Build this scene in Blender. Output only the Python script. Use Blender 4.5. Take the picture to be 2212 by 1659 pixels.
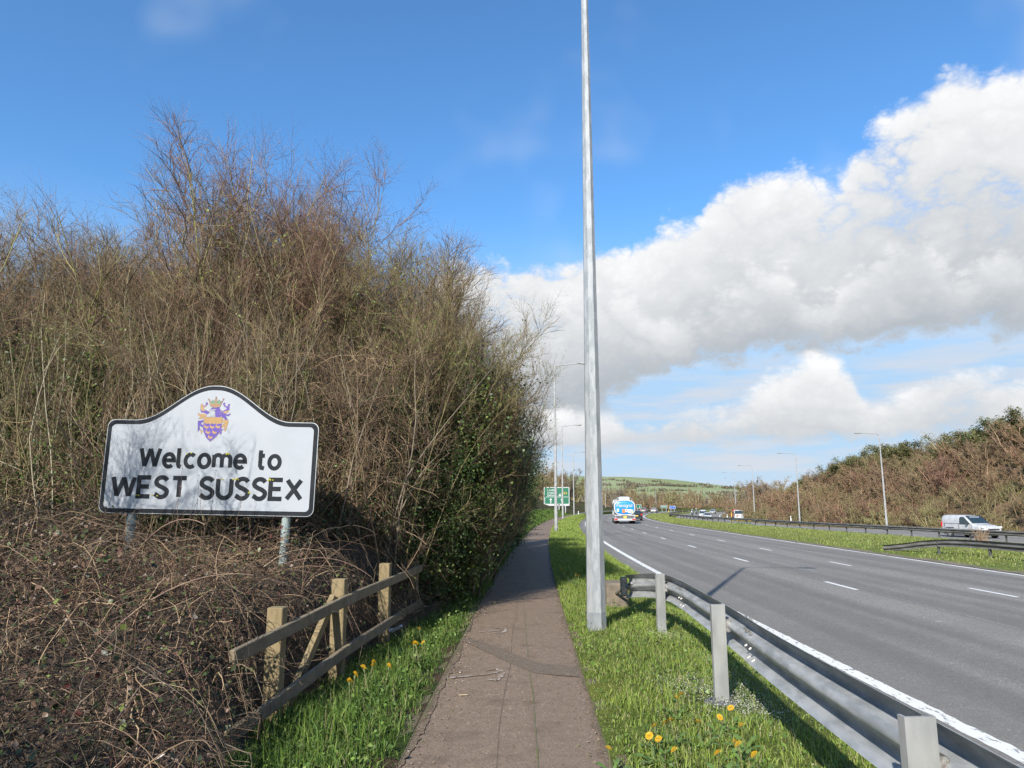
import bpy, math, random
import numpy as np
from mathutils import Vector, Matrix

S = bpy.context.scene
for _o in list(bpy.data.objects): bpy.data.objects.remove(_o)
C = S.collection
R = math.radians
PI = math.pi

# ------------------------------------------------------------------ camera
EYE = 1.55
cam_d = bpy.data.cameras.new('camera')
cam_d.sensor_width = 36.0
cam_d.lens = 36.0 * 1534.0 / 2212.0
cam_d.clip_start = 0.05
cam_d.clip_end = 12000.0
cam = bpy.data.objects.new('camera', cam_d)
cam.location = (0, 0, EYE)
cam.rotation_euler = (R(90 + 9.71), 0, 0)
C.objects.link(cam)
S.camera = cam

# ------------------------------------------------------------------ exposure
S.view_settings.view_transform = 'Standard'
S.view_settings.look = 'None'
S.view_settings.exposure = 0.75
S.view_settings.gamma = 1.0
S.view_settings.use_curve_mapping = False
S.cycles.max_bounces = 3
S.cycles.diffuse_bounces = 1
S.cycles.glossy_bounces = 1
S.cycles.transparent_max_bounces = 8
S.cycles.use_denoising = True
S.cycles.denoising_prefilter = 'NONE'
S.cycles.use_adaptive_sampling = True
S.cycles.adaptive_threshold = 0.02
S.cycles.adaptive_min_samples = 24

# ------------------------------------------------------------------ sun
SUN_EL, SUN_AZ = R(30.8), math.atan2(-0.397, -0.918)      # behind the camera, to the left
sd = bpy.data.lights.new('sun', 'SUN')
sd.energy = 5.0
sd.angle = R(0.53)
sd.color = (1.0, 0.945, 0.86)
sun = bpy.data.objects.new('sun', sd)
to_sun = Vector((math.sin(SUN_AZ) * math.cos(SUN_EL), math.cos(SUN_AZ) * math.cos(SUN_EL), math.sin(SUN_EL)))
sun.rotation_euler = to_sun.to_track_quat('Z', 'Y').to_euler()
sun.location = to_sun * 60
C.objects.link(sun)

# ------------------------------------------------------------------ sky with cumulus
W = bpy.data.worlds.new('World')
S.world = W
W.use_nodes = True
W.cycles.sampling_method = 'MANUAL'
W.cycles.sample_map_resolution = 512
wt = W.node_tree
for n in list(wt.nodes): wt.nodes.remove(n)


class NX:
    """tiny expression builder over a node tree"""
    def __init__(s, tree): s.t = tree
    def new(s, typ, **kw):
        n = s.t.nodes.new(typ)
        for k, v in kw.items(): setattr(n, k, v)
        return n
    def put(s, sock, v):
        if hasattr(v, 'is_output'): s.t.links.new(v, sock)
        else: sock.default_value = v
    def m(s, op, a, b=None, c=None, clamp=False):
        n = s.new('ShaderNodeMath', operation=op, use_clamp=clamp)
        s.put(n.inputs[0], a)
        if b is not None: s.put(n.inputs[1], b)
        if c is not None: s.put(n.inputs[2], c)
        return n.outputs[0]
    def step(s, v, a, b):
        n = s.new('ShaderNodeMapRange', interpolation_type='SMOOTHSTEP')
        s.put(n.inputs[0], v); n.inputs[1].default_value = a; n.inputs[2].default_value = b
        return n.outputs[0]
    def lin(s, v, a, b, c=0.0, d=1.0):
        n = s.new('ShaderNodeMapRange')
        s.put(n.inputs[0], v)
        for i, q in enumerate((a, b, c, d)): n.inputs[i + 1].default_value = q
        return n.outputs[0]
    def mix(s, f, a, b, kind='MIX'):
        n = s.new('ShaderNodeMix', data_type='RGBA', blend_type=kind)
        s.put(n.inputs[0], f); s.put(n.inputs[6], a); s.put(n.inputs[7], b)
        return n.outputs[2]
    def noise(s, vec, scale, detail=4.0, rough=0.5, dist=0.0, dim='3D'):
        n = s.new('ShaderNodeTexNoise', noise_dimensions=dim)
        if vec is not None: s.put(n.inputs['Vector'], vec)
        s.put(n.inputs['Scale'], scale); n.inputs['Detail'].default_value = detail
        n.inputs['Roughness'].default_value = rough; n.inputs['Distortion'].default_value = dist
        return n.outputs[0]
    def vmath(s, op, a, b=None):
        n = s.new('ShaderNodeVectorMath', operation=op)
        s.put(n.inputs[0], a)
        if b is not None: s.put(n.inputs[1], b)
        return n.outputs[0]


x = NX(wt)
tc = x.new('ShaderNodeTexCoord').outputs['Generated']
dirn = x.vmath('NORMALIZE', tc)
sep = x.new('ShaderNodeSeparateXYZ'); x.put(sep.inputs[0], dirn)
az = x.m('MULTIPLY', x.m('ARCTAN2', sep.outputs[0], sep.outputs[1]), 180 / PI)
el = x.m('MULTIPLY', x.m('ARCSINE', sep.outputs[2]), 180 / PI)

sky = x.new('ShaderNodeTexSky', sky_type='NISHITA')
sky.sun_disc = False
sky.sun_elevation = SUN_EL
sky.sun_rotation = SUN_AZ % (2 * PI)
sky.altitude = 0
sky.air_density = 1.0
sky.dust_density = 0.55
sky.ozone_density = 2.2
SKY_STRENGTH = 0.0833
CK = 0.595 / SKY_STRENGTH      # cloud and haze radiance, undone by the exposure
tint = x.mix(1.0, sky.outputs[0], (0.83, 1.34, 1.70, 1), 'MULTIPLY')

# tops and bases (azimuth, elevation in degrees) of the cumulus banks, all round the compass
LAY_A = [(-180, 18), (-150, 23), (-120, 15), (-95, 20), (-70, 12), (-45, 14), (-25, 11), (-8.66, 15.84), (-6.82, 18.64), (-5.11, 20.14), (-3.76, 20.61), (-1.8, 20.75), (0.16, 20.22), (2.12, 20.89), (3.09, 20.08), (4.85, 20.51), (6.41, 20.82), (7.59, 21.59), (9.11, 20.87), (11.03, 21.47), (12.96, 22.37), (15.21, 22.69), (16.41, 24.37), (17.72, 24.89), (19.4, 25.74), (21.49, 25.17), (23.23, 25.28), (25.16, 24.12), (27.29, 26.0), (29.35, 27.54), (32.24, 28.61), (34.11, 29.44), (36.0, 28.54), (38.46, 28.32), (44, 27.5), (52, 22), (62, 25), (80, 16), (100, 22), (125, 14), (150, 21), (180, 18)]
LAY_AB = [(-180, 8.5), (-60, 8), (-14.95, 7.56), (-3.97, 6.5), (1.65, 5.96), (7.25, 6.84), (11.71, 8.94), (14.65, 10.47), (18.2, 11.17), (23.24, 11.4), (27.9, 11.08), (32.23, 11.03), (36.47, 10.71), (60, 10), (120, 9), (180, 8.5)]
LAY_A2 = [(-180, 13), (-120, 11), (-60, 10), (-20, 10), (-7.85, 13.67), (-5.98, 14.83), (-2.17, 17.11), (0.15, 15.83), (2.08, 14.9), (4.79, 16.7), (8.64, 17.66), (11.22, 16.09), (13.03, 15.08), (15.63, 16.17), (17.48, 17.43), (20.36, 18.7), (22.62, 16.9), (24.16, 15.36), (26.27, 17.78), (28.57, 19.06), (30.47, 20.0), (32.05, 18.13), (33.32, 16.64), (35.66, 18.33), (37.15, 17.11), (60, 14), (110, 15), (180, 13)]
LAY_B = [(-180, 7), (-120, 8.5), (-70, 6), (-30, 7), (-7.7, 7.02), (-3.99, 7.81), (-0.23, 8.38), (2.79, 8.19), (7.27, 7.76), (10.93, 7.32), (12.76, 8.0), (14.21, 8.39), (16.64, 7.86), (18.77, 9.11), (20.87, 10.4), (23.54, 11.14), (25.99, 10.01), (26.92, 8.16), (28.57, 8.33), (30.69, 9.46), (32.93, 9.74), (34.73, 9.11), (36.29, 8.87), (45, 10), (60, 7), (100, 9), (140, 6.5), (180, 7)]
LAY_BB = [(-180, 4), (-7.63, 3.89), (3.5, 3.91), (10.82, 3.85), (17.82, 3.98), (24.33, 4.25), (30.23, 4.19), (35.81, 4.18), (180, 4)]


def skyline(pts):
    fc = x.new('ShaderNodeFloatCurve'); cur = fc.mapping.curves[0]
    pts = [q_ for q_ in sorted(pts) if -70 <= q_[0] <= 70]; pts = [(-72, pts[0][1])] + pts + [(72, pts[-1][1])]
    while len(cur.points) < len(pts): cur.points.new(0.5, 0.5)
    for p_, (a_, e_) in zip(cur.points, pts): p_.location = ((a_ + 72) / 144, e_ / 45); p_.handle_type = 'AUTO'
    fc.mapping.update(); x.put(fc.inputs['Value'], x.lin(az, -72, 72))
    return x.m('MULTIPLY', fc.outputs[0], 45.0)


stretch = x.new('ShaderNodeMapping'); x.put(stretch.inputs[0], dirn)
stretch.inputs['Scale'].default_value = (1, 1, 1.45); stretch.inputs['Location'].default_value = (3.1, 1.7, 0.4)
v = stretch.outputs[0]
big = x.noise(v, 6.0, 1.0, 0.5)
bil = x.m('ABSOLUTE', x.m('MULTIPLY_ADD', x.noise(v, 14.0, 1.0, 0.5), 2.0, -1.0))
b2 = x.m('ABSOLUTE', x.m('MULTIPLY_ADD', x.noise(v, 36.0, 3.0, 0.6), 2.0, -1.0))
s0 = x.m('MULTIPLY_ADD', x.m('SUBTRACT', bil, 0.22), 0.62, x.m('MULTIPLY', x.m('SUBTRACT', big, 0.5), 0.9))
f0 = x.m('MULTIPLY', x.m('SUBTRACT', b2, 0.2), 0.46)
n0 = x.m('ADD', s0, f0)


def bank(topf, basef, kt, kb, amp, l0, l1, soft):
    """opacity and light of one bank: sunlit heads, grey flat feet"""
    d_ = x.m('MINIMUM', x.m('MINIMUM', x.m('DIVIDE', x.m('SUBTRACT', topf, el), kt), x.m('DIVIDE', x.m('SUBTRACT', el, basef), kb)), 1.0)
    de = x.m('MULTIPLY_ADD', n0, amp, d_)
    t_ = x.m('DIVIDE', x.m('SUBTRACT', el, basef), x.m('SUBTRACT', topf, basef))
    li = x.m('MULTIPLY_ADD', t_, l1, l0)
    li = x.m('MULTIPLY_ADD', s0, 0.55, li)
    li = x.m('MULTIPLY_ADD', f0, 0.55, li, clamp=True)
    return x.step(de, 0.0, soft), li


topA, baseA, topA2, topB, baseB = skyline(LAY_A), skyline(LAY_AB), skyline(LAY_A2), skyline(LAY_B), skyline(LAY_BB)
GREY, WHITE = (0.47 * CK, 0.51 * CK, 0.555 * CK, 1), (1.0 * CK, 1.005 * CK, 1.01 * CK, 1)
aA, lA = bank(topA, baseA, 2.6, 2.4, 1.75, 0.06, 0.90, 0.72)
aA2, lA2 = bank(topA2, baseA, 3.0, 2.4, 2.0, -0.22, 1.15, 0.85)
aB, lB = bank(topB, baseB, 1.8, 1.5, 1.7, 0.22, 0.74, 0.85)
# faint high veil
veil = x.m('MULTIPLY', x.step(x.noise(x.vmath('MULTIPLY', dirn, (1.0, 1.6, 1.0)), 3.1, 3, 0.62), 0.53, 0.80), 0.34)
c1 = x.mix(veil, tint, (0.80 * CK, 0.86 * CK, 0.93 * CK, 1))
c1 = x.mix(x.m('MULTIPLY', x.step(el, 24.0, 8.0), 0.93), c1, (0.46 * CK, 0.655 * CK, 0.88 * CK, 1))
# flat grey-white streaks low down
stv = x.new('ShaderNodeMapping'); x.put(stv.inputs[0], dirn); stv.inputs['Scale'].default_value = (1, 1, 7)
st_ = x.m('MULTIPLY', x.step(x.noise(stv.outputs[0], 5.5, 3, 0.6), 0.36, 0.62), x.step(el, 16.0, 7.0))
c1 = x.mix(x.m('MULTIPLY', st_, 0.82), c1, (0.72 * CK, 0.74 * CK, 0.79 * CK, 1))
c2 = x.mix(aA, c1, x.mix(lA, GREY, WHITE))
c2 = x.mix(x.m('MULTIPLY', aA2, 0.9), c2, x.mix(lA2, GREY, WHITE))
c2 = x.mix(aB, c2, x.mix(lB, GREY, WHITE))
# bright air low over the horizon
hz = x.m('MULTIPLY', x.step(el, 6.0, -0.5), 0.6)
c3 = x.mix(hz, c2, (0.66 * CK, 0.75 * CK, 0.86 * CK, 1))
bg = x.new('ShaderNodeBackground'); x.put(bg.inputs[0], c3); bg.inputs[1].default_value = SKY_STRENGTH
wo = x.new('ShaderNodeOutputWorld'); wt.links.new(bg.outputs[0], wo.inputs[0])

# ================================================================== helpers
MATS = {}


def mat(name, c1, c2=None, scale=8.0, rough=0.8, metal=0.0, bump=0.0, bscale=None, detail=5.0, contrast=(0.35, 0.65), spec=0.5, attr=None, trans=0.0, coat=0.0, stretch=None, objvar=0.0):
    if name in MATS: return MATS[name]
    m = bpy.data.materials.new(name); m.use_nodes = True
    t = m.node_tree; q = NX(t)
    b = t.nodes['Principled BSDF']
    b.inputs['Roughness'].default_value = rough
    b.inputs['Metallic'].default_value = metal
    b.inputs['Specular IOR Level'].default_value = spec
    if coat: b.inputs['Coat Weight'].default_value = coat
    c1 = tuple(c1) + (1,)
    col = None
    vec = q.new('ShaderNodeTexCoord').outputs['Object']
    if stretch:
        mp = q.new('ShaderNodeMapping'); q.put(mp.inputs[0], vec); mp.inputs['Scale'].default_value = stretch; vec = mp.outputs[0]
    if c2 is not None:
        n = q.noise(vec, scale, detail, 0.6)
        col = q.mix(q.step(n, *contrast), c1, tuple(c2) + (1,))
    if attr:
        a = q.new('ShaderNodeAttribute', attribute_name=attr)
        col = q.mix(1.0, a.outputs['Color'], col if col is not None else c1, 'MULTIPLY')
    if objvar:
        oi = q.new('ShaderNodeObjectInfo')
        hv = q.new('ShaderNodeHueSaturation')
        q.put(hv.inputs['Hue'], q.lin(oi.outputs['Random'], 0, 1, 0.5 - 0.05 * objvar, 0.5 + 0.05 * objvar))
        r2 = q.m('FRACT', q.m('MULTIPLY', oi.outputs['Random'], 17.31))
        q.put(hv.inputs['Value'], q.lin(r2, 0, 1, 1 - 0.35 * objvar, 1 + 0.35 * objvar))
        q.put(hv.inputs['Color'], col if col is not None else c1)
        col = hv.outputs[0]
    if col is None: b.inputs['Base Color'].default_value = c1
    else: t.links.new(col, b.inputs['Base Color'])
    if bump:
        bn = q.new('ShaderNodeBump'); bn.inputs['Strength'].default_value = bump; bn.inputs['Distance'].default_value = 0.02
        q.put(bn.inputs['Height'], q.noise(vec, bscale or scale * 4, 4, 0.6))
        t.links.new(bn.outputs[0], b.inputs['Normal'])
    if trans:
        tr = q.new('ShaderNodeBsdfTranslucent'); mx = q.new('ShaderNodeMixShader'); mx.inputs[0].default_value = trans
        if col is None: tr.inputs[0].default_value = c1
        else: t.links.new(col, tr.inputs[0])
        out = t.nodes['Material Output']
        t.links.new(b.outputs[0], mx.inputs[1]); t.links.new(tr.outputs[0], mx.inputs[2]); t.links.new(mx.outputs[0], out.inputs[0])
    MATS[name] = m
    return m


def tag(o, label=None, cat=None, group=None, kind=None):
    if label: o['label'] = label
    if cat: o['category'] = cat
    if group: o['group'] = group
    if kind: o['kind'] = kind
    return o


def empty(name, loc=(0, 0, 0), rz=0.0):
    o = bpy.data.objects.new(name, None); C.objects.link(o)
    o.location = loc; o.rotation_euler = (0, 0, rz); o.empty_display_size = 0.2
    return o


def link(name, me, material=None, parent=None, loc=None, rot=None):
    o = bpy.data.objects.new(name, me); C.objects.link(o)
    if material is not None:
        if not me.materials: me.materials.append(material)
    if parent is not None: o.parent = parent
    if loc is not None: o.location = loc
    if rot is not None: o.rotation_euler = rot
    return o


def copy_tree(o, parent=None):
    c = o.copy(); C.objects.link(c)
    if parent is not None: c.parent = parent
    for ch in list(o.children): copy_tree(ch, c)
    return c


def np_mesh(name, V, F, colors=None, smooth=False):
    """V (n,3); F list of index arrays, each (m,k)"""
    me = bpy.data.meshes.new(name)
    V = np.asarray(V, dtype=np.float32)
    if not isinstance(F, list): F = [F]
    F = [np.asarray(f, dtype=np.int32) for f in F if len(f)]
    nl = sum(f.size for f in F); nf = sum(len(f) for f in F)
    me.vertices.add(len(V)); me.vertices.foreach_set('co', V.ravel())
    me.loops.add(nl); me.loops.foreach_set('vertex_index', np.concatenate([f.ravel() for f in F]))
    me.polygons.add(nf)
    tot = np.concatenate([np.full(len(f), f.shape[1], dtype=np.int32) for f in F])
    st = np.concatenate([[0], np.cumsum(tot)[:-1]]).astype(np.int32)
    me.polygons.foreach_set('loop_start', st)
    if colors is not None:
        ca = me.color_attributes.new('Col', 'FLOAT_COLOR', 'POINT')
        cc = np.ones((len(V), 4), dtype=np.float32); cc[:, :3] = colors
        ca.data.foreach_set('color', cc.ravel())
    if smooth: me.polygons.foreach_set('use_smooth', np.ones(nf, dtype=bool))
    me.update(calc_edges=True); me.validate()
    return me


class MB:
    """collects simple solids into one mesh"""
    def __init__(s): s.v = []; s.f = []
    def add(s, vs, fs):
        k = len(s.v); s.v += [tuple(p) for p in vs]; s.f += [tuple(i + k for i in f) for f in fs]; return s
    def box(s, c, d, rz=0.0, bev=0.0, M=None):
        hx, hy, hz = d[0] / 2, d[1] / 2, d[2] / 2
        if bev <= 0:
            P = [(-hx, -hy, -hz), (hx, -hy, -hz), (hx, hy, -hz), (-hx, hy, -hz), (-hx, -hy, hz), (hx, -hy, hz), (hx, hy, hz), (-hx, hy, hz)]
            Fc = [(0, 3, 2, 1), (4, 5, 6, 7), (0, 1, 5, 4), (1, 2, 6, 5), (2, 3, 7, 6), (3, 0, 4, 7)]
        else:
            b = bev
            ring = [(hx - b, -hy), (hx, -hy + b), (hx, hy - b), (hx - b, hy), (-hx + b, hy), (-hx, hy - b), (-hx, -hy + b), (-hx + b, -hy)]
            sm = [(px * (hx - b) / hx, py * (hy - b) / hy) for px, py in ring]
            P = [(px, py, -hz) for px, py in sm] + [(px, py, -hz + b) for px, py in ring] + [(px, py, hz - b) for px, py in ring] + [(px, py, hz) for px, py in sm]
            Fc = [tuple(range(7, -1, -1)), tuple(range(24, 32))]
            for l in range(3):
                for i in range(8):
                    j = (i + 1) % 8; Fc.append((l * 8 + i, l * 8 + j, l * 8 + 8 + j, l * 8 + 8 + i))
        if M is not None: P = [tuple(M @ Vector(p)) for p in P]
        elif rz:
            cs, sn = math.cos(rz), math.sin(rz); P = [(px * cs - py * sn, px * sn + py * cs, pz) for px, py, pz in P]
        return s.add([(px + c[0], py + c[1], pz + c[2]) for px, py, pz in P], Fc)
    def loft(s, rings, closed=True, cap=True):
        n = len(rings[0]); vs = [p for r in rings for p in r]; fs = []
        for l in range(len(rings) - 1):
            for i in range(n if closed else n - 1):
                j = (i + 1) % n
                fs.append((l * n + i, l * n + j, (l + 1) * n + j, (l + 1) * n + i))
        if cap and closed:
            fs.append(tuple(range(n - 1, -1, -1))); fs.append(tuple(range((len(rings) - 1) * n, len(rings) * n)))
        return s.add(vs, fs)
    def tube(s, pts, rad, n=8, cap=True, rot=0.0):
        pts = [Vector(p) for p in pts]
        if not isinstance(rad, (list, tuple)): rad = [rad] * len(pts)
        rings = []; up = None
        for i, p in enumerate(pts):
            t = (pts[min(i + 1, len(pts) - 1)] - pts[max(i - 1, 0)]).normalized()
            if up is None: up = Vector((0, 1, 0)) if abs(t.z) > 0.9 else Vector((0, 0, 1))
            a = t.cross(up).normalized(); b = a.cross(t).normalized(); up = b
            rings.append([tuple(p + (a * math.cos(2 * PI * k / n + rot) + b * math.sin(2 * PI * k / n + rot)) * rad[i]) for k in range(n)])
        return s.loft(rings, True, cap)
    def prism(s, poly, axis, a, b):
        """extrude a 2-D outline between a and b along axis 'x','y' or 'z'"""
        def P(u, w, t): return {'x': (t, u, w), 'y': (u, t, w), 'z': (u, w, t)}[axis]
        return s.loft([[P(u, w, a) for u, w in poly], [P(u, w, b) for u, w in poly]])
    def sheet(s, poly, y):
        return s.add([(u, y, w) for u, w in poly], [tuple(range(len(poly)))])
    def build(s, name, material, parent=None, smooth=False, loc=None, rot=None):
        me = bpy.data.meshes.new(name); me.from_pydata(s.v, [], s.f)
        import bmesh as _b
        bm = _b.new(); bm.from_mesh(me); _b.ops.recalc_face_normals(bm, faces=bm.faces); bm.to_mesh(me); bm.free()
        if smooth:
            me.polygons.foreach_set('use_smooth', [True] * len(me.polygons))
            try: me.set_sharp_from_angle(angle=R(38))
            except Exception: pass
        return link(name, me, material, parent, loc, rot)


def tubes_np(P, Rd, sides=3):
    """P (N,S,3) polylines, Rd (N,S) radii -> verts, quads"""
    N, Sg, _ = P.shape
    T = np.empty_like(P); T[:, 1:-1] = P[:, 2:] - P[:, :-2] if Sg > 2 else T[:, 1:-1]
    T[:, 0] = P[:, 1] - P[:, 0]; T[:, -1] = P[:, -1] - P[:, -2]
    T /= np.linalg.norm(T, axis=2, keepdims=True) + 1e-9
    ref = np.where(np.abs(T[..., 2:3]) > 0.8, np.array([1.0, 0.0, 0.0]), np.array([0.0, 0.0, 1.0]))
    A = np.cross(T, ref); A /= np.linalg.norm(A, axis=2, keepdims=True) + 1e-9
    B = np.cross(A, T)
    ang = np.arange(sides) * 2 * PI / sides
    V = P[:, :, None, :] + Rd[:, :, None, None] * (A[:, :, None, :] * np.cos(ang)[None, None, :, None] + B[:, :, None, :] * np.sin(ang)[None, None, :, None])
    V = V.reshape(-1, 3)
    n = np.arange(N)[:, None, None]; l = np.arange(Sg - 1)[None, :, None]; i = np.arange(sides)[None, None, :]; j = (i + 1) % sides
    base = (n * Sg + l) * sides
    F = np.stack([base + i, base + j, base + sides + j, base + sides + i], axis=-1).reshape(-1, 4)
    return V, F


def unit(v): return v / (np.linalg.norm(v, axis=-1, keepdims=True) + 1e-9)


def branch(rng, P, Rd, n, t0, t1, ang, length, segs, r0, up=0.2, curl=0.25, t_len=0.4):
    """n children per parent polyline; returns polylines and radii"""
    N, Sg, _ = P.shape
    pi = np.repeat(np.arange(N), n)
    t = rng.uniform(t0, t1, N * n) * (Sg - 1); k = np.minimum(t.astype(int), Sg - 2); f = (t - k)[:, None]
    base = P[pi, k] * (1 - f) + P[pi, k + 1] * f
    tan = unit(P[pi, k + 1] - P[pi, k])
    rnd = unit(rng.normal(size=(N * n, 3))); perp = unit(np.cross(tan, rnd))
    a = rng.uniform(ang[0], ang[1], N * n)[:, None]
    d = tan * np.cos(a) + perp * np.sin(a); d[:, 2] += up; d = unit(d)
    L = rng.uniform(length[0], length[1], N * n) * (1 - t_len * t / (Sg - 1))
    out = np.empty((N * n, segs + 1, 3)); out[:, 0] = base
    for s_ in range(segs):
        d = d + rng.normal(size=d.shape) * curl; d[:, 2] += up * 0.35; d = unit(d)
        out[:, s_ + 1] = out[:, s_] + d * (L / segs)[:, None]
    rb = np.minimum(r0, (Rd[pi, k] * 0.75))
    R2 = rb[:, None] * np.linspace(1, 0.4, segs + 1)[None, :]
    return out, R2


def leaves_np(rng, pos, size, nrm=None, spread=1.0):
    """folded leaf of two triangles at every position; size (n,)"""
    n = len(pos)
    a = unit(rng.normal(size=(n, 3)))
    if nrm is not None: nn = unit(nrm + rng.normal(size=(n, 3)) * spread)
    else: nn = unit(rng.normal(size=(n, 3)))
    a = unit(a - nn * np.sum(a * nn, axis=1, keepdims=True)); b = np.cross(nn, a)
    s_ = size[:, None]
    V = np.stack([pos, pos + a * s_ * 0.5 + b * s_ * 0.42 + nn * s_ * 0.12, pos + a * s_, pos + a * s_ * 0.5 - b * s_ * 0.42 + nn * s_ * 0.12], axis=1).reshape(-1, 3)
    k = np.arange(n)[:, None] * 4
    F = np.concatenate([k + np.array([[0, 1, 2]]), k + np.array([[0, 2, 3]])], axis=0)
    return V, F


def sm(v, a, b):
    t = min(1.0, max(0.0, (v - a) / (b - a))); return t * t * (3 - 2 * t)


def interp(pts, y):
    return float(np.interp(y, [p[0] for p in pts], [p[1] for p in pts]))


def spline(pts):
    """smooth curve through (y, x) points, sampled once"""
    ys = np.array([p[0] for p in pts], float); xs = np.array([p[1] for p in pts], float)
    m = np.gradient(xs, ys)
    def f(y):
        if y <= ys[0]: return xs[0] + m[0] * (y - ys[0])
        if y >= ys[-1]: return xs[-1] + m[-1] * (y - ys[-1])
        i = int(np.searchsorted(ys, y) - 1); h = ys[i + 1] - ys[i]; t = (y - ys[i]) / h
        return ((2 * t ** 3 - 3 * t ** 2 + 1) * xs[i] + (t ** 3 - 2 * t ** 2 + t) * h * m[i] + (-2 * t ** 3 + 3 * t ** 2) * xs[i + 1] + (t ** 3 - t ** 2) * h * m[i + 1])
    return f

# ================================================================== the lie of the land
def XL(y):            # left edge line of the near carriageway
    return 4.4 + 5.9e-4 * y * y * (1 if y > 0 else 0) + (3.0 * ((y - 140) / 68.0) ** 2 if y > 140 else 0)
def RW(y): return 11.2 - 1.6 * sm(y, 35, 110)         # width between its edge lines
def PR(y): return 0.52 + 0.016 * y + 5.9e-4 * y * y * (1 if y > 0 else 0) + (2.6 * ((y - 140) / 68.0) ** 2 if y > 140 else 0)   # path, right edge
def PL(y): return PR(y) - 1.3
Bx = spline([(-10, 39.5), (15, 36.5), (30, 34.2), (47, 32.2), (64, 30.8), (79, 30.1), (110, 30.0), (130, 30.9), (145, 32.2), (160, 34.8), (180, 39.8), (220, 52.0), (300, 84.0), (420, 140.0)])
def EX(y): return Bx(y) + 1.0                          # inner edge of the far carriageway
def ZE(y): return -1.06 - 0.42 * sm(y, 70, 115) + 0.46 * sm(y, 160, 215)
ZB = -0.92            # foot of the central barrier
def RL(y): return XL(y) - 0.8
def RR(y): return XL(y) + RW(y) + 0.45
ZR = -0.60
CREST = [(-20, 12.5), (40, 11.6), (75, 9.0), (90, 7.4), (115, 7.0), (130, 5.2), (150, 2.6), (170, 1.6), (420, 1.0)]


def left_profile(y):
    l = PL(y)
    rise = sm(y, 11, 24) * (1 - 0.75 * sm(y, 190, 240))
    return [(l - 0.0, 0.012), (l - 0.30, 0.01), (l - 0.7, -0.06 + 0.06 * rise), (l - 1.2, -0.13 + 0.33 * rise), (l - 2.2, -0.05 + 0.8 * rise), (l - 3.5, 0.12 + 1.25 * rise),
            (l - 6.0, 0.3 + 1.9 * rise), (l - 12.0, 0.8 + 2.4 * rise), (l - 30, 1.6 + 2.6 * rise), (l - 90, 2.5 + 4 * rise)]


def verge_profile(y):
    r, q = PR(y), RL(y); g = q - r
    return [(r, 0.010), (r + 0.15 * g, 0.025), (r + 0.38 * g, 0.0), (r + 0.52 * g, -0.03), (r + 0.62 * g, -0.12), (r + 0.76 * g, -0.36), (r + 0.9 * g, -0.53), (q + 0.04, ZR + 0.012)]


def reserve_profile(y):
    a, b, e = RR(y), Bx(y), EX(y); g = b - a
    return [(a - 0.04, ZR + 0.012), (a + 0.12 * g, ZR + 0.07), (a + 0.4 * g, ZR + 0.02), (a + 0.75 * g, -0.74), (b, ZB + 0.04), (b + 0.3, ZB + 0.02), (e + 0.05, ZE(y) + 0.012)]


def bank_profile(y):
    a = EX(y) + 11.6; h = interp(CREST, y); f = max(a + 3.5, 46.0); cr = max(57.0, f + 9.0)
    return [(a - 0.05, ZE(y) + 0.012), (a + 1.2, ZE(y) + 0.10), (f, ZE(y) + 0.45), (f * 0.65 + cr * 0.35, ZE(y) + 0.45 + 0.36 * h), (f * 0.25 + cr * 0.75, 0.80 * h), (cr, h), (cr + 10, h + 0.6), (cr + 40, h + 1.0), (cr + 160, 0.4 * h)]


def height_at(profile, y, xx):
    p = profile(y); xs = [a for a, b in p]; zs = [b for a, b in p]
    if xs[0] > xs[-1]: xs, zs = xs[::-1], zs[::-1]
    return float(np.interp(xx, xs, zs))


def loft_strip(name, profile, ys, material, jitter=0.0, kind='structure', sub=1, seed=0):
    rng = np.random.default_rng(seed)
    rows = []
    for y in ys:
        p = profile(y)
        if sub > 1:
            t = np.linspace(0, len(p) - 1, (len(p) - 1) * sub + 1)
            p = [(float(np.interp(q, range(len(p)), [a for a, b in p])), float(np.interp(q, range(len(p)), [b for a, b in p]))) for q in t]
        rows.append([(a, y, b) for a, b in p])
    V = np.array(rows); n, k = V.shape[:2]
    if jitter: V[:, 1:-1, 2] += rng.normal(size=(n, k - 2)) * jitter
    i = np.arange(n - 1)[:, None] * k + np.arange(k - 1)[None, :]
    F = np.stack([i, i + 1, i + k + 1, i + k], -1).reshape(-1, 4)
    if V[0, 0, 0] > V[0, -1, 0]: F = F[:, ::-1]
    o = link(name, np_mesh(name, V.reshape(-1, 3), F, smooth=True), material)
    return tag(o, kind=kind)


# soil/grass sheet under the blades
def ground_mat(name, green, soil, sc=1.3, lo=0.46, hi=0.62):
    m = bpy.data.materials.new(name); m.use_nodes = True; q = NX(m.node_tree); b = m.node_tree.nodes['Principled BSDF']
    vec = q.new('ShaderNodeTexCoord').outputs['Object']
    g = q.mix(q.step(q.noise(vec, 9.0, 6, 0.65), 0.35, 0.65), tuple(green) + (1,), tuple(c * 0.55 for c in green) + (1,))
    g = q.mix(q.step(q.noise(vec, 0.45, 4, 0.5), 0.4, 0.65), g, q.mix(0.5, g, (green[0] * 1.5, green[1] * 1.15, green[2], 1)))
    c = q.mix(q.step(q.noise(vec, sc, 5, 0.6), lo, hi), g, tuple(soil) + (1,))
    m.node_tree.links.new(c, b.inputs['Base Color']); b.inputs['Roughness'].default_value = 0.95; b.inputs['Specular IOR Level'].default_value = 0.1
    bn = q.new('ShaderNodeBump'); bn.inputs['Strength'].default_value = 0.9; bn.inputs['Distance'].default_value = 0.06
    q.put(bn.inputs['Height'], q.noise(vec, 22.0, 5, 0.7)); m.node_tree.links.new(bn.outputs[0], b.inputs['Normal'])
    return m


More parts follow.
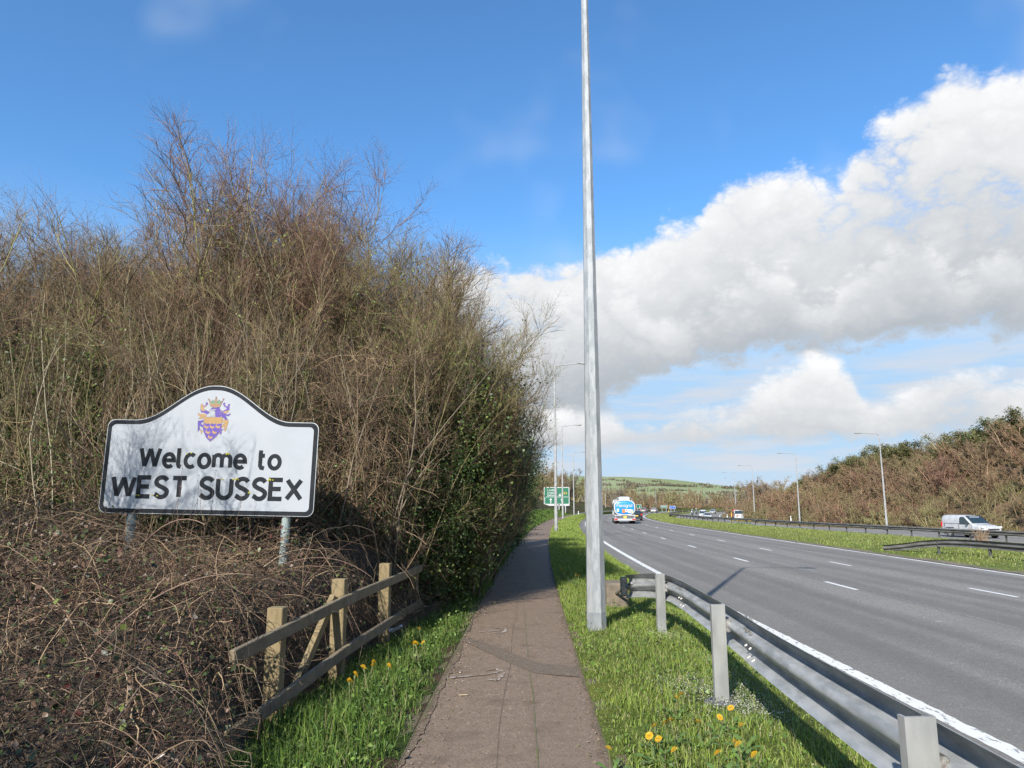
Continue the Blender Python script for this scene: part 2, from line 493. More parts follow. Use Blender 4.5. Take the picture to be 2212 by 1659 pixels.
GRASS1, GRASS2 = (0.105, 0.170, 0.030), (0.16, 0.22, 0.05)
M_verge = ground_mat('verge_soil', (0.12, 0.155, 0.035), (0.16, 0.125, 0.08), 1.6, 0.60, 0.74)
M_res = ground_mat('reserve_soil', (0.16, 0.20, 0.05), (0.15, 0.13, 0.075), 0.5, 0.60, 0.78)
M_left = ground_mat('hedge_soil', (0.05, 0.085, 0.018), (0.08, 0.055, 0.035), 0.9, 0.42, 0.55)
M_bank = ground_mat('bank_soil', (0.12, 0.105, 0.05), (0.17, 0.11, 0.07), 0.25, 0.40, 0.6)
M_far = ground_mat('far_field', (0.10, 0.12, 0.05), (0.14, 0.11, 0.07), 0.02, 0.5, 0.6)

ys_near = list(np.concatenate([np.arange(-6, 14, 0.25), np.arange(14, 60, 1.0), np.arange(60, 240, 4.0), np.arange(240, 421, 12.0)]))
ys_far = list(np.concatenate([np.arange(-6, 240, 3.0), np.arange(240, 421, 12.0)]))
gs = 4000.0
gb = MB(); gb.add([(-gs, -gs, -1.6), (gs, -gs, -1.6), (gs, gs, -1.6), (-gs, gs, -1.6)], [(0, 1, 2, 3)])
tag(gb.build('ground', M_far), kind='structure')
loft_strip('verge', verge_profile, ys_near, M_verge, 0.008, sub=3)
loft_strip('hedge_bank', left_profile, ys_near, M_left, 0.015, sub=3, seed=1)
loft_strip('central_reserve', reserve_profile, ys_near, M_res, 0.012, sub=4, seed=2)
loft_strip('embankment', bank_profile, ys_far, M_bank, 0.08, sub=4, seed=3)


# ------------------------------------------------------------------ carriageways, path
def asphalt(name, c1, c2, patch, grain=140.0, stain=None, streak=0.0):
    m = bpy.data.materials.new(name); m.use_nodes = True; q = NX(m.node_tree); b = m.node_tree.nodes['Principled BSDF']
    vec = q.new('ShaderNodeTexCoord').outputs['Object']
    g = q.noise(vec, grain, 2, 0.7)
    c = q.mix(q.step(g, 0.30, 0.70), tuple(c1) + (1,), tuple(c2) + (1,))
    c = q.mix(q.m('MULTIPLY', q.step(q.noise(vec, grain * 0.45, 1, 0.5), 0.66, 0.74), 0.55), c, tuple(v * 1.9 for v in c2) + (1,))
    c = q.mix(q.m('MULTIPLY', q.step(q.noise(vec, 0.35, 5, 0.55), 0.40, 0.68), 0.5), c, tuple(patch) + (1,))
    c = q.mix(q.m('MULTIPLY', q.step(q.noise(vec, 11.0, 4, 0.65), 0.40, 0.68), 0.30), c, tuple(v * 0.66 for v in c1) + (1,))
    if stain: c = q.mix(q.m('MULTIPLY', q.step(q.noise(vec, 2.6, 6, 0.65), 0.52, 0.70), 0.75), c, tuple(stain) + (1,))
    if streak:
        mp = q.new('ShaderNodeMapping'); q.put(mp.inputs[0], vec); mp.inputs['Scale'].default_value = (1.1, 0.02, 1)
        c = q.mix(q.m('MULTIPLY', q.step(q.noise(mp.outputs[0], 1.0, 3, 0.5), 0.45, 0.65), streak), c, tuple(v * 0.72 for v in c1) + (1,))
        at = q.new('ShaderNodeAttribute', attribute_name='Lane'); sp_ = q.new('ShaderNodeSeparateColor'); q.put(sp_.inputs[0], at.outputs['Color'])
        lane_ = sp_.outputs[0]
        wob = q.m('MULTIPLY_ADD', q.noise(vec, 0.12, 2, 0.5), 0.05, lane_)
        trk = q.step(q.m('COSINE', q.m('MULTIPLY', q.m('SUBTRACT', wob, 0.125), 2 * PI / 0.165)), -0.1, 0.9)
        c = q.mix(q.m('MULTIPLY', trk, 0.34), c, tuple(v * 0.62 for v in c1) + (1,))
        oil = q.step(q.m('COSINE', q.m('MULTIPLY', q.m('SUBTRACT', lane_, 0.19), 2 * PI / 0.33)), 0.75, 1.0)
        c = q.mix(q.m('MULTIPLY', q.m('MULTIPLY', oil, q.noise(vec, 0.6, 4, 0.6)), 0.35), c, tuple(v * 0.45 for v in c1) + (1,))
        # tar joints and stray oil spots
        c = q.mix(q.m('MULTIPLY', q.step(q.noise(vec, 0.9, 5, 0.7), 0.66, 0.72), 0.45), c, tuple(v * 0.5 for v in c1) + (1,))
        c = q.mix(q.m('MULTIPLY', q.step(q.noise(vec, 1.7, 2, 0.6), 0.72, 0.76), 0.4), c, tuple(v * 1.35 for v in c2) + (1,))
    m.node_tree.links.new(c, b.inputs['Base Color']); b.inputs['Roughness'].default_value = 0.82; b.inputs['Specular IOR Level'].default_value = 0.35
    bn = q.new('ShaderNodeBump'); bn.inputs['Strength'].default_value = 0.55; bn.inputs['Distance'].default_value = 0.012
    q.put(bn.inputs['Height'], g); m.node_tree.links.new(bn.outputs[0], b.inputs['Normal'])
    return m


M_road = asphalt('road_asphalt', (0.140, 0.131, 0.119), (0.285, 0.266, 0.236), (0.173, 0.160, 0.142), 48.0, None, 0.35)
M_path = asphalt('path_asphalt', (0.145, 0.102, 0.070), (0.245, 0.178, 0.126), (0.182, 0.134, 0.096), 60.0, (0.112, 0.080, 0.054))
M_patch = asphalt('patch_asphalt', (0.118, 0.090, 0.065), (0.175, 0.134, 0.097), (0.142, 0.108, 0.078), 120.0)
r1_ = loft_strip('road', lambda y: [(RL(y) + (RR(y) - RL(y)) * k_ / 32.0, ZR) for k_ in range(33)], ys_near, M_road)
# lateral position across the lanes, for the polish left by wheels
ca_ = r1_.data.color_attributes.new('Lane', 'FLOAT_COLOR', 'POINT'); co_ = np.empty(len(r1_.data.vertices) * 3, dtype=np.float32); r1_.data.vertices.foreach_get('co', co_); co_ = co_.reshape(-1, 3)
lv_ = np.array([(a_ - XL(b_)) / RW(b_) for a_, b_ in co_[:, :2]]); ca_.data.foreach_set('color', np.stack([lv_, lv_, lv_, np.ones(len(lv_))], 1).astype(np.float32).ravel())
loft_strip('road', lambda y: [(EX(y), ZE(y)), (EX(y) + 6, ZE(y)), (EX(y) + 11.6, ZE(y))], ys_far, M_road)
loft_strip('path', lambda y: [(PL(y) - 0.04, 0.0), (PL(y) + 0.65, 0.006), (PR(y) + 0.06, 0.0)], [y for y in ys_near if y < 200], M_path)

# painted lines with worn edges
def paint_mat(name, col, wear_lo, wear_hi, base):
    m = bpy.data.materials.new(name); m.use_nodes = True; q = NX(m.node_tree); b = m.node_tree.nodes['Principled BSDF']
    vec = q.new('ShaderNodeTexCoord').outputs['Object']
    mp = q.new('ShaderNodeMapping'); q.put(mp.inputs[0], vec); mp.inputs['Scale'].default_value = (2.6, 1.0, 1.0)
    w = q.step(q.noise(mp.outputs[0], 7.0, 6, 0.7), wear_lo, wear_hi)
    c = q.mix(w, tuple(col) + (1,), tuple(base) + (1,))
    c = q.mix(q.m('MULTIPLY', q.noise(vec, 60, 3, 0.6), 0.25), c, tuple(base) + (1,))
    m.node_tree.links.new(c, b.inputs['Base Color']); b.inputs['Roughness'].default_value = 0.7
    return m


M_line = paint_mat('road_paint', (0.70, 0.69, 0.65), 0.56, 0.62, (0.15, 0.15, 0.15))
M_dash = paint_mat('lane_paint', (0.70, 0.69, 0.66), 0.66, 0.72, (0.17, 0.17, 0.17))
M_chalk = paint_mat('chalk_paint', (0.38, 0.335, 0.30), 0.44, 0.56, (0.19, 0.135, 0.09))


def ribbon(name, xf, zf, y0, y1, w, material, step=0.5, ragged=0.0, seed=0, parent=None):
    rng = np.random.default_rng(seed); n = max(2, int((y1 - y0) / step) + 1)
    ys = np.linspace(y0, y1, n); vs = []
    for y in ys:
        c = xf(y); vs += [(c - w / 2 + rng.normal() * ragged, y, zf(y)), (c + w / 2 + rng.normal() * ragged, y, zf(y))]
    fs = [(2 * i, 2 * i + 1, 2 * i + 3, 2 * i + 2) for i in range(n - 1)]
    m = MB(); m.add(vs, fs)
    return m.build(name, material, parent)


road1 = bpy.data.objects['road']; road2 = bpy.data.objects['road.001']; path_o = bpy.data.objects['path']
zp = lambda y: ZR + 0.004
ribbon('edge_line', XL, zp, -4, 30, 0.20, M_line, 0.12, 0.007, 1, road1)
ribbon('edge_line', XL, zp, 30, 420, 0.20, M_dash, 2.0, 0, 2, road1)
ribbon('edge_line', lambda y: XL(y) + RW(y), zp, -4, 420, 0.16, M_dash, 1.0, 0.002, 3, road1)
ys = 18.9 - 18.9
for k in range(-2, 24):
    y = 19.0 + 9.4 * k
    if y > -4: ribbon('lane_dash', lambda q: XL(q) + 0.385 * RW(q), zp, y, y + 2.0, 0.13, M_dash, 0.5, 0.002, k + 50, road1)
    y = 17.5 + 8.9 * k
    if y > -4: ribbon('lane_dash', lambda q: XL(q) + 0.665 * RW(q), zp, y, y + 1.9, 0.12, M_dash, 0.5, 0.002, k + 90, road1)
M_joint = mat('road_joint', (0.30, 0.295, 0.285), (0.19, 0.19, 0.19), 5.0, 0.9, contrast=(0.45, 0.55))
ribbon('joint', lambda y: XL(y) + 0.40 * RW(y), zp, 8.0, 24.0, 0.025, M_joint, 0.6, 0.006, 5, road1)
ze = lambda y: ZE(y) + 0.005
ribbon('edge_line', lambda y: EX(y) + 0.5, ze, 0, 420, 0.18, M_dash, 3.0, 0, 6, road2)
ribbon('edge_line', lambda y: EX(y) + 11.0, ze, 0, 420, 0.18, M_dash, 3.0, 0, 7, road2)
for k in range(0, 26):
    y = 10 + 9.0 * k
    ribbon('lane_dash', lambda q: EX(q) + 4.0, ze, y, y + 2.0, 0.13, M_dash, 1.0, 0, k, road2)
    ribbon('lane_dash', lambda q: EX(q) + 7.5, ze, y + 3, y + 5.0, 0.13, M_dash, 1.0, 0, k, road2)
# path seams, repair strip and chalked arrows
M_seam = mat('path_seam', (0.10, 0.072, 0.048), (0.15, 0.11, 0.075), 9.0, 0.95, contrast=(0.45, 0.6))
M_moss = mat('path_moss_seam', (0.10, 0.105, 0.035), (0.135, 0.115, 0.075), 7.0, 0.95, contrast=(0.4, 0.6))
zq = lambda y: 0.0080
ribbon('seam', lambda y: -0.22 + 0.026 * y + 0.012 * math.sin(y * 1.9), zq, 2.0, 14.0, 0.007, M_seam, 0.15, 0.002, 11, path_o)
ribbon('seam', lambda y: 0.158 + 0.0037 * (y - 4.6) + 0.005 * math.sin(y * 1.3) + (5.9e-4 * (y - 9) ** 2 if y > 9 else 0), zq, 2.0, 20.0, 0.010, M_moss, 0.15, 0.003, 12, path_o)
pb = MB(); pp = [(-0.72, 9.20), (-0.40, 8.63), (-0.05, 8.06), (0.12, 7.68), (0.28, 7.42), (0.47, 7.33), (0.63, 7.27), (0.62, 6.84), (0.42, 6.90), (0.21, 6.99), (-0.02, 7.42), (-0.25, 7.90), (-0.45, 8.36), (-0.70, 8.82)]
pb.add([(a, b, 0.0092) for a, b in pp], [tuple(range(len(pp) - 1, -1, -1))]); pb.build('repair_strip', M_patch, path_o)


def chalk(lines, w, seed):
    rng = np.random.default_rng(seed); m = MB()
    for L in lines:
        for (ax, ay), (bx, by) in zip(L[:-1], L[1:]):
            dx, dy = bx - ax, by - ay; ln = math.hypot(dx, dy) + 1e-6; nx, ny = -dy / ln, dx / ln
            k = max(2, int(ln / 0.03)); vs = []
            for i in range(k + 1):
                t = i / k; ww = w * rng.uniform(0.5, 1.3) * (1 + 0.6 * abs(nx)); px, py = ax + dx * t, ay + dy * t
                vs += [(px - nx * ww, py - ny * ww, 0.0112), (px + nx * ww, py + ny * ww, 0.0112)]
            m.add(vs, [(2 * i, 2 * i + 1, 2 * i + 3, 2 * i + 2) for i in range(k)])
    return m.build('chalk_arrow', M_chalk, path_o)


chalk([[(-0.56, 6.80), (-0.40, 6.86), (-0.24, 6.92), (-0.12, 7.03)], [(-0.24, 7.08), (-0.16, 7.16), (-0.08, 7.04), (-0.10, 6.86), (-0.13, 6.70), (-0.22, 6.74)]], 0.014, 1)
chalk([[(-0.41, 9.18), (-0.26, 9.22), (-0.12, 9.30)], [(-0.22, 9.46), (-0.10, 9.42), (-0.07, 9.30), (-0.12, 9.11), (-0.23, 9.10)]], 0.014, 2)

# crumbled soil and moss creeping over the path's edges
M_edge = mat('edge_soil', (0.125, 0.088, 0.056), (0.175, 0.126, 0.082), 18, 0.95, bump=0.8, bscale=70)
M_edge2 = mat('edge_moss', (0.105, 0.098, 0.040), (0.13, 0.092, 0.058), 11, 0.95, bump=0.8, bscale=70)
def soil_edge(name, xf, w0, seed, material, y0, y1, z):
    r_ = np.random.default_rng(seed); vs = []; ys_ = np.arange(y0, y1, 0.03); a_ = 0.0
    for i_, y in enumerate(ys_):
        a_ = 0.90 * a_ + r_.normal() * 0.0075
        wv_ = max(0.01, w0 * (0.55 + 0.45 * math.sin(y * 1.7 + seed) * math.sin(y * 0.63 + 2)) + a_)
        vs += [(xf(y) - 0.10 if w0 > 0 and 'l' == name[0] else xf(y) + 0.10, y, z), (xf(y) + wv_ if name[0] == 'l' else xf(y) - wv_, y, z)]
    m_ = MB(); m_.add(vs, [(2 * i_, 2 * i_ + 1, 2 * i_ + 3, 2 * i_ + 2) for i_ in range(len(ys_) - 1)])
    return m_.build('path_edge_soil', material, path_o)
soil_edge('l', PL, 0.10, 1, M_edge, 1.5, 32, 0.0078)
soil_edge('l', PL, 0.04, 5, M_edge2, 1.5, 20, 0.0096)
soil_edge('r', PR, 0.045, 3, M_edge, 1.5, 32, 0.0078)
soil_edge('r', PR, 0.015, 8, M_edge2, 1.5, 20, 0.0096)
# soil shoulder along the central reserve and verge
ribbon('soil_shoulder', lambda y: RR(y) + 0.05, lambda y: ZR + 0.018, 10, 130, 0.7, mat('shoulder_soil', (0.17, 0.135, 0.09), (0.11, 0.10, 0.055), 2.2, 0.95, bump=0.6, bscale=30, contrast=(0.4, 0.6)), 0.25, 0.09, 31, road1)

# ------------------------------------------------------------------ the down on the skyline
def hill_z(xx, yy):
    c = np.interp(xx, [-2500, -1200, -300, 60, 138, 232, 325, 407, 453, 551, 800, 1300, 2500], [10, 30, 55, 64, 65, 63, 57, 47, 40, 32, 24, 18, 8])
    t = np.clip((yy - 700) / 900.0, 0, 1); t = t * t * (3 - 2 * t)
    return -1.0 + (c + 1.0) * t
hx = np.linspace(-2500, 2500, 160); hy = np.linspace(640, 1750, 60)
HX, HY = np.meshgrid(hx, hy); HZ = hill_z(HX, HY) + 1.2 * np.sin(HX / 70) * np.sin(HY / 90)
V = np.stack([HX, HY, HZ], -1).reshape(-1, 3); n, k = HX.shape
ii = np.arange(n - 1)[:, None] * k + np.arange(k - 1)[None, :]
hm = bpy.data.materials.new('hill_pasture_hazed'); hm.use_nodes = True; q = NX(hm.node_tree); b = hm.node_tree.nodes['Principled BSDF']
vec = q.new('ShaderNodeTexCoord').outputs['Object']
hc = q.mix(q.step(q.noise(vec, 0.012, 4, 0.5), 0.4, 0.6), (0.20, 0.235, 0.115, 1), (0.235, 0.265, 0.145, 1))  # pasture greens paled so the colour carries the distance haze
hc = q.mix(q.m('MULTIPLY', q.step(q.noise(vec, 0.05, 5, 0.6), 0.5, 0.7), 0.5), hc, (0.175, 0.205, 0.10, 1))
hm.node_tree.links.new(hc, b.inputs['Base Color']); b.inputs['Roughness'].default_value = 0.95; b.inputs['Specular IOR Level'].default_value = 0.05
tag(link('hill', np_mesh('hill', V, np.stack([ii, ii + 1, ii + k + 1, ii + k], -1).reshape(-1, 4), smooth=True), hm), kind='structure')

# ================================================================== vegetation
def bark_mat(name, objvar=0.0):
    return mat(name, (1, 1, 1), None, rough=0.85, attr='Col', spec=0.2, objvar=objvar)


M_twig = bark_mat('twig_bark', 0.5)
M_stem = bark_mat('stem_bark', 0.4)
M_leaf = mat('leaf_green', (1, 1, 1), None, rough=0.45, attr='Col', spec=0.4, trans=0.25, objvar=0.4)
M_grass = mat('grass_blade', (1, 1, 1), None, rough=0.6, attr='Col', spec=0.25, trans=0.30)
M_bush = bark_mat('bank_twigs', 0.9)


def ecol(rng, n, per, pal, wts, jit=0.18):
    """one colour per element, repeated over its vertices"""
    pal = np.array(pal); k = rng.choice(len(pal), n, p=np.array(wts) / sum(wts))
    c = pal[k] * (1 + rng.normal(size=(n, 1)) * jit); return np.repeat(np.clip(c, 0.005, 1), per, axis=0)


TWIG = [(0.215, 0.148, 0.088), (0.155, 0.096, 0.062), (0.08, 0.063, 0.043), (0.30, 0.225, 0.135)]
STEM = [(0.19, 0.145, 0.09), (0.21, 0.185, 0.085), (0.26, 0.22, 0.16), (0.08, 0.062, 0.046)]


PALE = [(0.21, 0.165, 0.10), (0.235, 0.21, 0.095), (0.31, 0.265, 0.19), (0.065, 0.052, 0.04)]


def stack(parts):
    V, F, Cc, k = [], [], [], 0
    for v_, f_, c_ in parts:
        V.append(v_); F.append(f_ + k); Cc.append(c_); k += len(v_)
    return np.concatenate(V), F, np.concatenate(Cc)


FAR_FIX, FAR = [], {}


def make_shrub(name, seed, H, nst=15, lean=(0.05, 0.45), lean_dir=None, n1=9, n2=9, n3=7, thick=1.0, t_first=0.22, leaves=0, leaf_pal=None, leaf_size=(0.025, 0.05), pal=TWIG, spal=STEM, ivy=0, ivy_pal=None, base_r=0.45, tw=None, sw=None, up=0.22, tsegs=2, rs=1.0, ivy_size=(0.032, 0.055), ivy_sig=0.17, ivy_hi=0.80):
    rng = np.random.default_rng(seed)
    root = empty(name); FAR_FIX.append(root)
    ang = rng.uniform(0, 2 * PI, nst); rr = base_r * np.sqrt(rng.uniform(0, 1, nst))
    le = rng.uniform(lean[0], lean[1], nst); az_ = ang + rng.normal(size=nst) * 0.5
    d = np.stack([np.cos(az_) * np.sin(le), np.sin(az_) * np.sin(le), np.cos(le)], 1)
    if lean_dir is not None: d = unit(d + np.array(lean_dir))
    sg_ = 9; P = np.empty((nst, sg_ + 1, 3)); P[:, 0] = np.stack([rr * np.cos(ang), rr * np.sin(ang), np.full(nst, -0.3)], 1)
    L = (H + 0.3) * rng.uniform(0.80, 1.02, nst)
    for i in range(sg_):
        d = unit(d + rng.normal(size=d.shape) * 0.11 + np.array([0, 0, 0.05])); P[:, i + 1] = P[:, i] + d * (L / sg_)[:, None]
    R0 = rs * (rng.uniform(0.018, 0.036, nst) * thick * (H / 6) ** 0.5)[:, None] * np.linspace(1, 0.16, sg_ + 1)[None, :]
    P1, R1 = branch(rng, P, R0, n1, t_first, 0.97, (0.35, 0.95), (0.16 * H, 0.34 * H), 5, 0.013 * thick, up, 0.20, 0.45)
    P2, R2 = branch(rng, P1, R1, n2, 0.15, 1.0, (0.35, 1.0), (0.055 * H, 0.15 * H), 3, 0.0062 * thick, up * 0.7, 0.22)
    P3, R3 = branch(rng, P2, R2, n3, 0.15, 1.0, (0.3, 1.0), (0.022 * H, 0.065 * H), tsegs, 0.0034 * thick, up * 0.5, 0.2, 0.2)
    tipv = np.concatenate([P1[:, -1], P[:, -1]]); tk_ = np.argmax(np.hypot(tipv[:, 0], tipv[:, 1])); FAR[root.name] = math.atan2(tipv[tk_, 1], tipv[tk_, 0])
    parts = []
    for p_, r_, sd_ in ((P, R0, 5), (P1, R1, 3)):
        v_, f_ = tubes_np(p_, r_, sd_); parts.append((v_, f_, ecol(rng, len(p_), p_.shape[1] * sd_, spal, sw or [3, 3, 2, 2])))
    V, F, Cc = stack(parts); link('stems', np_mesh('stems', V, F, Cc, True), M_stem, root)
    parts = []
    for p_, r_ in ((P2, R2), (P3, R3)):
        v_, f_ = tubes_np(p_, r_, 3); parts.append((v_, f_, ecol(rng, len(p_), p_.shape[1] * 3, pal, tw or [3, 3, 3, 2])))
    V, F, Cc = stack(parts); link('twigs', np_mesh('twigs', V, F, Cc), M_twig, root)
    if leaves:
        pts = P3.reshape(-1, 3)[rng.integers(0, P3.shape[0] * P3.shape[1], leaves)] + rng.normal(size=(leaves, 3)) * 0.03
        v_, f_ = leaves_np(rng, pts, rng.uniform(*leaf_size, leaves)); c_ = ecol(rng, leaves, 4, leaf_pal, [1] * len(leaf_pal))
        link('leaves', np_mesh('leaves', v_, f_, c_), M_leaf, root)
    if ivy:
        t = rng.uniform(0.05, 0.80, ivy) ** 1.0
        src = np.concatenate([P[:, :8].reshape(-1, 3), P1.reshape(-1, 3)]); src = src[src[:, 2] < ivy_hi * H]
        ctr = src[rng.integers(0, len(src), max(8, ivy // 60))]
        pts = ctr[rng.integers(0, len(ctr), ivy)] + rng.normal(size=(ivy, 3)) * ivy_sig * H / 5
        v_, f_ = leaves_np(rng, pts, rng.uniform(*ivy_size, ivy) * thick ** 0.5, np.tile([[0.0, -0.3, 0.7]], (ivy, 1)), 0.8)
        c_ = ecol(rng, ivy, 4, ivy_pal or IVY, [4, 3, 1], 0.25)
        link('ivy_leaves', np_mesh('ivy_leaves', v_, f_, c_), M_leaf, root)
    return root


IVY = [(0.075, 0.120, 0.030), (0.040, 0.070, 0.020), (0.17, 0.22, 0.055)]
SPRING = [(0.13, 0.19, 0.03), (0.10, 0.16, 0.025), (0.16, 0.20, 0.05)]


def place(proto, used, loc, rz, sc, label, cat, group, tilt=(0, 0), away=False):
    if away: rz = R(200 + 50 * (rz / 6.283 - 0.5)) - FAR[proto.name]      # longest limb points away from the path
    o = proto if not used.get(proto.name) else copy_tree(proto)
    used[proto.name] = True
    o.location = loc; o.rotation_euler = (tilt[0], tilt[1], rz)
    o.scale = sc if isinstance(sc, (tuple, list)) else (sc, sc, sc)
    return tag(o, label, cat, group)


USED = {}
lh = lambda xx, yy: height_at(left_profile, yy, xx)
tall = [make_shrub('bare_shrub', 11 + i, 7.0, nst=17 + i, n1=11, n2=9, n3=9, t_first=0.22, lean=(0.02, 0.26), tsegs=1, rs=1.0, spal=PALE) for i in range(3)]
mid = [make_shrub('bare_shrub', 31 + i, 5.0, nst=34, n1=6, n2=6, n3=4, t_first=0.15, lean=(0.01, 0.24), base_r=0.75, rs=0.62, tw=[3, 3, 3, 2], spal=PALE, sw=[3, 2, 2.5, 3], ivy=5000, ivy_hi=0.55, ivy_size=(0.028, 0.048)) for i in range(2)]
arch = make_shrub('leafing_shrub', 51, 5.2, nst=15, n1=10, n2=9, n3=6, t_first=0.15, lean=(0.08, 0.45), leaves=2600, leaf_size=(0.02, 0.04), leaf_pal=SPRING, pal=[(0.24, 0.20, 0.10), (0.19, 0.15, 0.08), (0.27, 0.24, 0.11), (0.2, 0.14, 0.1)])
ivyp = make_shrub('ivy_clad_shrub', 61, 4.6, nst=14, n1=9, n2=5, n3=3, ivy_size=(0.045, 0.078), ivy_hi=0.95, t_first=0.1, lean=(0.05, 0.36), ivy=26000, leaves=2600, ivy_sig=0.22, leaf_pal=SPRING, sw=[2, 1, 0.3, 4])
rng = random.Random(7)
G_thick = 'bare shrubs of the thicket behind the welcome sign'
RV = [(12.5, -0.80, 0.47), (12.6, -1.15, 0.66), (12.5, -1.6, 0.80), (12.5, -2.1, 0.89), (12.6, -2.7, 0.92), (12.4, -3.3, 0.94), (12, -3.9, 0.96), (12.2, -4.4, 1.05), (12.6, -5.2, 0.98), (12, -6.4, 0.80), (12.4, -7.5, 0.82), (12.2, -8.8, 0.81)]
ORD = ['first', 'second', 'third', 'fourth', 'fifth', 'sixth', 'seventh', 'eighth', 'ninth', 'tenth', 'eleventh', 'twelfth']
def where(xx, yy):
    px = 1106 + 1534 * xx / yy
    if px < 110: return 'at the left edge of the photo'
    if px < 330: return 'behind the left end of the welcome sign'
    if px < 560: return 'behind the middle of the welcome sign'
    if px < 760: return 'behind the right end of the welcome sign'
    return 'between the welcome sign and the path'
i = 0
for q_, (yy, xx, sc) in enumerate(RV):
    place(tall[i % 3], USED, (xx, yy + rng.uniform(-.3, .3), lh(xx, yy)), rng.uniform(0, 6.28), (sc, sc, sc * rng.uniform(0.97, 1.06)), 'tall bare brown shrub, %s from the path in the middle row behind the sign' % ORD[q_], 'shrub', G_thick, (0, 0), xx > -4); i += 1
for q_, xx in enumerate(np.arange(-11.0, -0.6, 1.15)):
    yy = 14.8 + rng.uniform(-.6, .6); s_ = rng.uniform(0.88, 1.0) * (0.88 if xx < -6 else 1.0) * (0.55 if xx > -1.8 else 0.80 if xx > -3 else 0.95)
    place(tall[i % 3], USED, (xx, yy, lh(xx, yy)), rng.uniform(0, 6.28), s_, 'tall bare shrub, %s from the left in the back row behind the sign' % ORD[q_], 'shrub', G_thick, (0, 0), xx > -4.5); i += 1
for q_, xx in enumerate(np.arange(-7.6, -2.0, 0.90)):
    yy = 9.9 + rng.uniform(-.35, .45); s_ = rng.uniform(0.80, 1.0) * (0.92 if xx < -5 else 1)
    place(mid[i % 2], USED, (xx, yy, lh(xx, yy)), rng.uniform(0, 6.28), s_, 'dense bushy bare shrub, %s from the left right behind the sign' % ORD[q_], 'shrub', G_thick, (0, 0), xx > -4); i += 1
for q_, xx in enumerate(np.arange(-8.6, -2.0, 1.05)):  # row added so its dark leaves give the thicket shaded gaps
    yy = 11.15 + rng.uniform(-.2, .3)
    place(ivyp, USED, (xx, yy, lh(xx, yy) - 0.1), rng.uniform(0, 6.28), rng.uniform(0.72, 0.88), 'dark ivy clad shrub deep in the thicket, %s from the left' % ORD[q_], 'shrub', G_thick)
for q_, (xx, yy, s_) in enumerate(((-2.4, 13.2, 0.90), (-3.4, 13.2, 0.96), (-4.7, 13.4, 1.06), (-6.0, 12.9, 0.84), (-7.0, 13.0, 0.84), (-8.2, 13.2, 0.83), (-9.4, 13.0, 0.83))):
    place(tall[(q_ + 1) % 3], USED, (xx, yy, lh(xx, yy)), rng.uniform(0, 6.28), (s_ * 1.1, s_ * 1.1, s_), 'tall bare shrub, %s from the path between the middle and back rows' % ORD[q_], 'shrub', G_thick, (0, 0), xx > -4)
G_path = 'green shrubs overhanging the path'
for (xx, yy, s_, lb) in ((-2.2, 11.5, 1.05, 'tall leafing shrub filling the right shoulder of the thicket'), (-1.5, 11.9, 0.92, 'leafing shrub just behind the right shoulder of the thicket'), (-2.9, 11.3, 1.08, 'olive leafing shrub behind the right end of the sign'), (-1.0, 12.9, 0.84, 'leafing shrub arching out towards the path, first beyond the fence'), (-0.85, 14.2, 0.88, 'leafing shrub arching over the path edge behind the first one')):
    place(arch, USED, (xx, yy, lh(xx, yy)), rng.uniform(0, 6.28), s_, lb, 'shrub', G_path, (0, R(5)), True)
ivs = [(-1.62, 10.5, 0.60, 'ivy clad shrub low behind the far end of the timber fence'), (-1.38, 11.5, 0.78, 'dark ivy clad shrub beside the path, first beyond the fence'), (-1.15, 12.7, 0.90, 'dark ivy clad shrub beside the path, second from the fence'), (-1.08, 14.4, 0.92, 'dark ivy clad shrub beside the path, third from the fence'), (-1.02, 16.9, 0.90, 'dark ivy clad shrub beside the path, fourth from the fence'),
       (-0.90, 19.0, 0.90, 'dark ivy clad shrub beside the path, fifth from the fence'), (-0.75, 21.5, 0.85, 'dark ivy clad shrub beside the path, sixth from the fence'), (-0.55, 24.5, 0.80, 'dark ivy clad shrub beside the path, seventh from the fence'), (-0.2, 28, 0.78, 'ivy clad shrub where the path begins to turn right')]
for (xx, yy, s_, lb) in ivs: place(ivyp, USED, (xx, yy, lh(xx, yy) - 0.05), rng.uniform(0, 6.28), s_, lb, 'shrub', G_path, (0, R(3)))
# hedge running on along the path
k = 0
for yy in (16, 19, 22, 25, 28, 32, 36, 41, 46, 52, 58, 65, 72, 80, 88, 97, 106):
    for row in (0, 1):
        xx = PL(yy) - float(np.interp(yy, [16, 30, 45, 60, 80, 106], [1.9, 2.0, 2.2, 2.7, 3.8, 5.0])) - 1.8 * row + rng.uniform(-.3, .3)
        pr = [arch, ivyp, arch, ivyp, ivyp][k % 5] if row == 0 else [tall[0], arch, arch][k % 3]
        s_ = rng.uniform(0.70, 0.86) * (0.90 if yy > 29 else 1.0) * (1.0 if row == 0 else (0.62 if pr is tall[0] else 0.95))
        if yy > 80: s_ *= 0.9
        band = 'a few metres beyond the dark ivy' if yy < 30 else ('near the second lamp column' if yy < 55 else ('before the green sign' if yy < 90 else 'beside the green direction sign'))
        place(pr, USED, (xx, yy + rng.uniform(-.8, .8), lh(xx, yy) - 0.1), rng.uniform(0, 6.28), s_, ('shrub on the hedge front ' if row == 0 else 'taller shrub at the hedge back ') + band, 'shrub', 'hedge along the left of the path', (0, 0), True)
        k += 1
# shrub standing left of the camera's view whose branches shade the sign
place(tall[1], USED, (-5.65, 5.0, 0.25), 3.0, 0.60, 'bare shrub just outside the left edge, shading the welcome sign', 'shrub', G_thick, (0, R(-3)))
